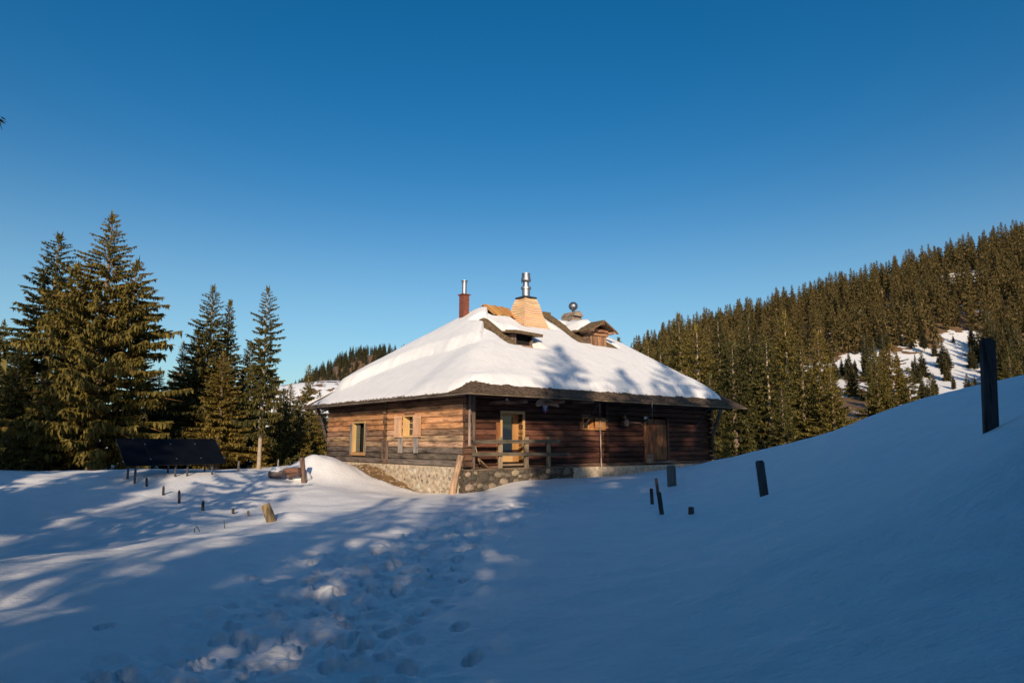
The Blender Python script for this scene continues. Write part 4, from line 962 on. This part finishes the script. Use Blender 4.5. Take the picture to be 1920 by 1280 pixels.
# ------------------------------------------------------------------ spruces
def spruce(seed, H, Rm, zb=0.06, per_m=11, tw=0.42, tden=13, gap=0.0, slim=0.85, cones=0.0, droop=0.5, trunk_r=None, second=None):
    """returns (trunk mesh verts/faces, crown verts/quads/tint)"""
    rs_ = np.random.RandomState(seed); V = []; T = []
    nb = int(H * per_m); tr = trunk_r or 0.016 * H
    def add_twigs(base, dirs, ln, wd, tint):
        m = len(base); rnd = rs_.normal(size=(m, 3)); sdv = np.cross(dirs, rnd); sdv /= np.linalg.norm(sdv, axis=1)[:, None] + 1e-9
        md = base + dirs * (ln * 0.45)[:, None]; md[:, 2] -= ln * 0.04
        tip = base + dirs * ln[:, None]; tip[:, 2] -= ln * 0.10
        V.append(np.stack([base, md + sdv * wd[:, None], tip, md - sdv * wd[:, None]], 1).reshape(-1, 3)); T.append(np.repeat(tint, 4))
    def crown(H0, zlo, Rx, cx, cy, n):
        for i in range(n):
            t_ = (i + rs_.rand()) / n; t_ = t_ ** 0.92; h = zlo + (H0 - zlo) * t_
            if gap and rs_.rand() < gap * (1 - t_): continue
            L = Rx * (max(0.0, 1 - t_) ** slim) * rs_.uniform(.55, 1.15) + 0.12
            if t_ < .15: L *= .75 + 1.6 * t_
            az = i * 2.39996 + rs_.uniform(-.5, .5); L *= 1 + .22 * math.sin(2 * az + 9 * t_ + seed) + .14 * math.sin(5 * az - 17 * t_ + 2 * seed); d = np.array([math.cos(az), math.sin(az), 0.]); sd = np.array([-d[1], d[0], 0.])
            up = 0.5 * t_ ** 1.5 - 0.36 * (1 - t_) + rs_.uniform(-.2, .17); cur = 0.32 * (1 - t_) 
            nt_ = max(5, int(L * tden * rs_.uniform(.8, 1.2))); s = rs_.uniform(.12, 1, nt_) ** .8
            b0 = np.array([cx, cy, h]); base = b0 + d * (L * s)[:, None]; base[:, 2] += L * (up * s + cur * s * s)
            side = rs_.choice([-1, 1], nt_) * rs_.uniform(.35, 1, nt_)
            dr_ = rs_.uniform(0, droop, nt_) * (1.15 - t_)
            dirs = d * rs_.uniform(.35, .95, nt_)[:, None] + sd * side[:, None]; dirs[:, 2] += up * .4 - dr_ + cur * s * .6
            dirs /= np.linalg.norm(dirs, axis=1)[:, None]
            ln = tw * (1 - .5 * t_ ** 3) * rs_.uniform(.6, 1.3, nt_) * (1.15 - .5 * s) * (.38 + .62 * min(1, L / 1.3))
            tint = np.clip(rs_.normal(.45, .2, nt_) + .25 * s - .1, 0, .9)
            if cones and t_ > .45: tint[rs_.rand(nt_) < cones] = 1.0
            add_twigs(base, dirs, ln, ln * rs_.uniform(.13, .23, nt_), tint)
            # hanging sprays
            k = int(nt_ * .85); s2 = rs_.uniform(.25, 1, k); bs = b0 + d * (L * s2)[:, None] + sd * (rs_.uniform(-.25, .25, k) * L * (1.1 - s2))[:, None]; bs[:, 2] += L * (up * s2 + cur * s2 * s2)
            dd = rs_.normal(size=(k, 3)) * .3; dd[:, 2] = -1; dd /= np.linalg.norm(dd, axis=1)[:, None]
            l2 = tw * rs_.uniform(.5, 1.35, k) * (1.2 - .9 * t_); add_twigs(bs, dd, l2, l2 * .17, np.clip(rs_.normal(.4, .2, k), 0, .9))
            # the limb itself
            add_twigs(b0[None], ((d + np.array([0, 0, up + cur * .6])) / np.linalg.norm(d + np.array([0, 0, up + cur * .6])))[None], np.array([L * .95]), np.array([.02 + .012 * L]), np.array([.97]))
        add_twigs(np.tile([[cx, cy, H0 - .05 * H]], (6, 1)), np.tile([[0, 0, 1.]], (6, 1)) + rs_.normal(size=(6, 3)) * .1, np.full(6, .065 * H), np.full(6, .006 * H), np.full(6, .5))
    crown(H, H * zb, Rm, 0, 0, nb)
    m = MB(); m.tube([(0, 0, -1.2), (0, 0, H * .03), (.02, 0, H * .4), (0, .02, H * .75), (0, 0, H * .985)], [tr * 1.35, tr, tr * .72, tr * .36, .015], 8)
    for (dx, dy, z0, h2, r2) in (second or []):
        crown(h2, z0, r2, dx, dy, int((h2 - z0) * per_m * .8)); m.tube([(0, 0, z0 - 1.2), (dx * .8, dy * .8, z0), (dx, dy, h2 - .2)], [tr * .5, tr * .4, .02], 6)
    V = np.concatenate(V); T = np.concatenate(T); fq = np.arange(len(V)).reshape(-1, 4)
    return m, V, fq, T
class Kind:
    def __init__(s, name, seed, H, R_m, mat=None, bark=None, **kw):
        m, V, fq, T = spruce(seed, H, R_m, **kw); s.H = H; s.V, s.fq, s.T = V, fq, T
        s.crown = npmesh('crown', V, fq, mat or M_NEEDLE, False, {'tint': T})
        me = bpy.data.meshes.new('trunk'); me.from_pydata(m.v, [], m.f); me.materials.append(bark or M_BARK)
        me.polygons.foreach_set('use_smooth', [True] * len(me.polygons)); s.trunk = me
def plant(kind, x, y, h, label, group, rot=None, wide=1.0, name='spruce_tree', z=None):
    e = bpy.data.objects.new(name, None); COL.objects.link(e); k = h / kind.H
    e.location = (x, y, gz(x, y) if z is None else z); e.rotation_euler = (0, 0, R_.uniform(0, 6.28) if rot is None else rot); e.scale = (k * wide, k * wide, k); e.empty_display_size = .3
    tag(e, label, 'tree', group)
    for nm, me in (('crown', kind.crown), ('trunk', kind.trunk)):
        o = bpy.data.objects.new(nm, me); COL.objects.link(o); o.parent = e
    return e
KB = Kind('big', 1, 14, 3.9, per_m=22, tw=.31, tden=52, cones=.035, droop=.9, slim=.85, second=[(-1.3, .4, 6.5, 11.2, 2.1), (1.25, -.4, 6.5, 11.4, 2.1)])
KM = Kind('mid', 2, 13, 2.6, per_m=21, tw=.31, tden=50, cones=.02, droop=.8, slim=.8)
KN = Kind('narrow', 3, 13, 1.7, per_m=20, tw=.31, tden=56, droop=.7, slim=.78)
KG = Kind('gappy', 4, 13, 1.75, zb=.2, per_m=15, tw=.31, tden=50, gap=.35, droop=.7, slim=.65, trunk_r=.145, bark=M_BARKP)
KY = Kind('young', 5, 6, 1.7, zb=.03, per_m=26, tw=.34, tden=34, droop=.3, slim=.85)
KX = Kind('near', 7, 16, 2.1, zb=.02, per_m=13, tw=.26, tden=30, droop=.5, slim=.35, trunk_r=.16)
KP = Kind('porous', 8, 22, 3.4, zb=.12, per_m=6.5, tw=.75, tden=9, gap=.25, droop=.6, slim=.7, trunk_r=.24)
KT = Kind('tall', 6, 22, 3.0, zb=.10, per_m=10, tw=.8, tden=15, droop=.6, slim=.7, trunk_r=.26)
def at_px(px, Y): return (px - 960) / F * Y / math.cos(0) , Y
def left_tree(kind, px, ytop, Y, label, group='spruces left of the hut', rot=None, wide=1.0):
    tp = P(px, ytop, Y); x = tp[0]; z = gz(x, Y); return plant(kind, x, Y, tp[2] - z, label, group, rot, wide)
left_tree(KB, 212, 401, 36, 'broad golden green spruce with several leaders behind the solar panel', rot=.4, wide=1.15)
left_tree(KM, 112, 439, 41, 'tall dark spruce just left of the broad golden one', wide=1.5)
left_tree(KM, 40, 640, 38, 'lower dark spruce in shade left of the tall dark one', wide=1.2)
left_tree(KM, 400, 536, 43, 'tall spruce with a pointed top midway between the broad one and the hut', wide=1.2)
left_tree(KN, 432, 562, 45, 'narrow dark spruce close behind the pointed one', wide=1.2)
left_tree(KG, 503, 539, 38, 'thin spruce with a bare pale lower trunk left of the hut', rot=2.0)
left_tree(KN, 344, 640, 47, 'small dark spruce between the broad spruce and the pointed one')
left_tree(KM, 300, 690, 48, 'low dark spruce behind the solar panel', wide=1.2)
left_tree(KM, 455, 700, 49, 'low dark spruce behind the bare trunked one', wide=1.2)
left_tree(KM, 375, 680, 46, 'squat dark spruce below the pointed one', wide=1.25)
left_tree(KY, 532, 728, 43, 'young bushy spruce right of the bare pale trunk', wide=1.0)
left_tree(KN, 580, 684, 58, 'slim spruce rising just beyond the left eave of the hut', wide=1.25)
left_tree(KY, 594, 770, 47, 'yellow green young spruce seen under the left eave')
left_tree(KY, 490, 800, 41.5, 'low bushy spruce at the foot of the bare trunk')
left_tree(KY, 430, 800, 42, 'low dark bushy spruce right of the solar panel')
left_tree(KY, 330, 770, 44, 'bushy young spruce right behind the solar panel')
left_tree(KY, 100, 770, 36, 'bushy young spruce in deep shade at the foot of the tall dark one', wide=1.3)
left_tree(KM, 8, 600, 50, 'distant dark spruce at the outer end of the left row')
left_tree(KM, -30, 560, 30, 'shaded spruce whose branches reach in from beyond the left row', wide=.75)
plant(KX, -9.85, 9.5, 14, 'near spruce beside the viewer whose branch tips hang into view', 'trees near the viewpoint', rot=1.0)
for px, yt, Y, lab in ((70, 660, 50, 'dark spruce filling the gap behind the tall dark one'), (150, 600, 47, 'dark spruce close behind the broad golden one'), (270, 640, 46, 'dark spruce at the right flank of the broad golden one'),
                       (325, 700, 52, 'dark background spruce beyond the small dark one'), (372, 615, 50, 'dark spruce shouldering the pointed one'), (470, 640, 47, 'dark spruce between the narrow one and the pale trunk'),
                       (420, 660, 40, 'full skirted spruce in front of the narrow dark one'), (545, 720, 62, 'background spruce just right of the pale trunk'), (600, 735, 64, 'background spruce beyond the left eave strut')):
    left_tree(KM, px, yt, Y, lab, wide=1.5)
left_tree(KY, 560, 742, 48, 'bushy green spruce between the pale trunk and the hut')
left_tree(KY, 515, 765, 45, 'squat green spruce just right of the pale trunk', wide=1.2)
left_tree(KY, 572, 800, 44, 'low olive spruce behind the timbers and snow mound', wide=1.2)
left_tree(KY, 610, 775, 53, 'bright olive spruce filling the gap under the left eave', wide=1.3)
left_tree(KY, 20, 800, 34, 'low spruce in deep shade at the foot of the outermost trees', wide=1.4)
left_tree(KY, 150, 820, 38, 'low spruce under the skirts of the broad golden one', wide=1.4)
left_tree(KY, 60, 800, 44, 'low spruce hidden in the shade below the tall dark one', wide=1.4)

# mid distance, right of the hut
GR = 'sunlit spruces right of the hut'
mids = [(1272, 588, 84), (1306, 612, 72), (1345, 585, 90), (1372, 640, 66), (1402, 590, 86), (1436, 632, 70), (1470, 585, 96), (1500, 640, 74), (1532, 622, 88), (1556, 690, 70),
        (1288, 690, 62), (1330, 700, 60), (1465, 720, 62), (1640, 662, 92), (1668, 645, 100), (1702, 690, 90), (1742, 705, 92), (1890, 652, 80), (1238, 640, 96), (1215, 640, 110), (1160, 632, 120)]
for k, (px, yt, Y) in enumerate(mids):
    tp = P(px, yt, Y); z = gz(tp[0], Y); h = tp[2] - z
    kd = (KM, KN, KG)[(k * 2 + k // 3) % 3] if h > 9 else KN
    plant(kd, tp[0], Y, h, {KM: 'full crowned sunlit olive spruce between hut and right snow bank', KN: 'slim sunlit olive spruce between hut and right snow bank', KG: 'sunlit spruce with bare pale trunk between hut and right snow bank'}[kd], GR, wide=(1.4 if kd is KM else 1.65) if h < 18 else 1.3)

# the forest on the far slope
FK = [Kind('far%d' % k, 20 + k, 18, r, M_NEEDLE_FAR, M_BARKP, zb=zb, per_m=9, tw=1.1, tden=9, droop=.5, slim=sl, gap=gp, trunk_r=.24) for k, (r, zb, sl, gp) in enumerate([(2.8, .06, .95, 0), (2.3, .1, .85, 0), (3.1, .04, 1.05, 0), (2.0, .28, .75, .15)])]
LK = [Kind('low%d' % k, 40 + k, 18, r, M_NEEDLE_FAR, M_BARKP, zb=.05, per_m=2.7, tw=2.3, tden=1.5, droop=.5, slim=.7, trunk_r=.24) for k, r in enumerate((2.4, 2.0))]
def clearing(x, y):
    return float(clr(np.array(x), np.array(y))) > 0.42
pts = []; cell = {}
for _ in range(30000):
    x = R_.uniform(14, 330); y = R_.uniform(105, 335)
    if x / y > .86 or x < (y - 100) * .16 or clearing(x, y): continue
    if y < 150 and x < 60: continue
    md = 3.5 if y < 200 else 4.0; k = (int(x // 6), int(y // 6))
    if any((x - a) ** 2 + (y - b) ** 2 < md * md for i in (-1, 0, 1) for j in (-1, 0, 1) for a, b in cell.get((k[0] + i, k[1] + j), [])): continue
    cell.setdefault(k, []).append((x, y)); pts.append((x, y))
# those that show most: nearest first, plus the skyline row
pts.sort(key=lambda p: p[1] - (60 if p[1] > 300 else 0))
pa = np.array(pts); pz = ground(pa[:, 0], pa[:, 1])
print('far trees', len(pts))
NI = 215
for k, (x, y) in enumerate(pts[:NI]):
    kk = R_.randrange(4)
    plant(FK[kk], x, y, R_.uniform(9, 16) if R_.random() < .7 else R_.uniform(4.5, 9), ('conical brown green spruce', 'slim brown green spruce', 'broad based brown green spruce', 'spruce with a bare pale lower trunk')[kk] + ' in the dense forest on the far slope', 'forest spruces on the far slope', z=float(pz[k]), wide=R_.uniform(.85, 1.15))
def mass(name, items, kinds, label, mat):
    VV, TT = [], []
    for x, y, z, h in items:
        kd = kinds[R_.randrange(len(kinds))]; s = h / kd.H; a = R_.uniform(0, 6.28); c, s_ = math.cos(a), math.sin(a)
        v = kd.V * s; VV.append(np.stack([v[:, 0] * c - v[:, 1] * s_ + x, v[:, 0] * s_ + v[:, 1] * c + y, v[:, 2] + z], -1)); TT.append(np.clip(kd.T + R_.uniform(-.15, .15), 0, 1))
    VV = np.concatenate(VV); TT = np.concatenate(TT)
    print(name, len(items), len(VV) // 2, 'tris')
    o = link(name, npmesh(name, VV, np.arange(len(VV)).reshape(-1, 4), mat, False, {'tint': TT})); return tag(o, label, 'forest', kind='stuff')
mass('forest', [(x, y, float(pz[k + NI]), R_.uniform(8, 15)) for k, (x, y) in enumerate(pts[NI:])], LK, 'dense brown green spruce forest filling the far right slope', M_NEEDLE_FAR)
# young spruces in the clearing
for k in range(75):
    for _ in range(50):
        x = R_.uniform(78, 160); y = R_.uniform(130, 225)
        if clearing(x, y): break
    plant(FK[k % 4], x, y, R_.uniform(2, 8), 'small young spruce dotted on the snowy clearing of the far slope', 'young spruces in the clearing', wide=1.5, name='young_spruce')
# wooded hill far behind the left eave
it = []
for _ in range(760):
    x = R_.uniform(-230, -80); y = R_.uniform(465, 575)
    if fbm(np.array(x / 45), np.array(y / 45), 2, 60) > .10 and x > -110: continue
    it.append((x, y))
ia = np.array(it); iz = ground(ia[:, 0], ia[:, 1])
mass('forest', [(x, y, float(iz[k]), R_.uniform(6, 10)) for k, (x, y) in enumerate(it) if iz[k] > 12], LK, 'far wooded hilltop seen beyond the left eave of the hut', M_NEEDLE_FAR)

# tall spruces behind the viewpoint: they throw the dappled shade over the foreground
RB = random.Random(9); BK = []
for x in np.arange(-30, 3, 2.7): BK.append((x + RB.uniform(-.9, .9), -12 + RB.uniform(-1.8, 1.8), RB.uniform(11, 13.5), KP))
for x in np.arange(-31, 4, 3.4): BK.append((x + RB.uniform(-1, 1), -19 + RB.uniform(-1.8, 1.8), RB.uniform(13, 15.5), KP))
for x in np.arange(-33, -9, 3.4): BK.append((x + RB.uniform(-1, 1), -26 + RB.uniform(-1.5, 1.5), RB.uniform(15, 18), KP))
for x in np.arange(3, 27, 2.5): BK.append((x + RB.uniform(-.6, .6), -12 + RB.uniform(-1.5, 1.5), RB.uniform(12, 14), KT))
BK += [(a, b, c, KT) for a, b, c in ((4.2, -15, 22.2), (7.6, -16, 21), (11, -15, 22.5), (14, -17, 21.5), (17.5, -15, 20), (21, -17, 22), (25, -16, 21), (9.5, -21, 21.5))]
BK += [(a, b, c, KT) for a, b, c in ((13, 1, 16), (17, -4, 18), (13, -6, 17), (21, 4, 18), (18, 8, 15), (24, -2, 18), (28, 6, 18), (-15, 2, 14), (-19, 8, 15), (-23, 13, 15), (-13, -5, 14), (-27, 18, 15), (-19, -2, 16), (-24, 5, 16))]
BK = [t_ for t_ in BK if not (-6.4 < t_[0] < -3.2 and -15 < t_[1] < -9)] + [(-5.3, -12.5, 10.2, KP), (-3.6, -14.2, 10.5, KP), (1.9, -10.5, 12, KT), (2.6, -14, 13.5, KT)]
BK += [(-2.3, -10.5, 11.5, KP), (-.8, -14.5, 12.5, KP), (-3.2, -17, 13, KP)]
for k, (x, y, h, kd) in enumerate(BK):
    plant(kd, x, y, h, 'tall spruce standing out of the picture behind the viewpoint', 'spruces behind the viewpoint', rot=RB.uniform(0, 6.28), wide=1.25)

#print('TRIS', sum(len(m.polygons) * (2 if len(m.polygons) and len(m.polygons[0].vertices) == 4 else 1) for m in bpy.data.meshes))
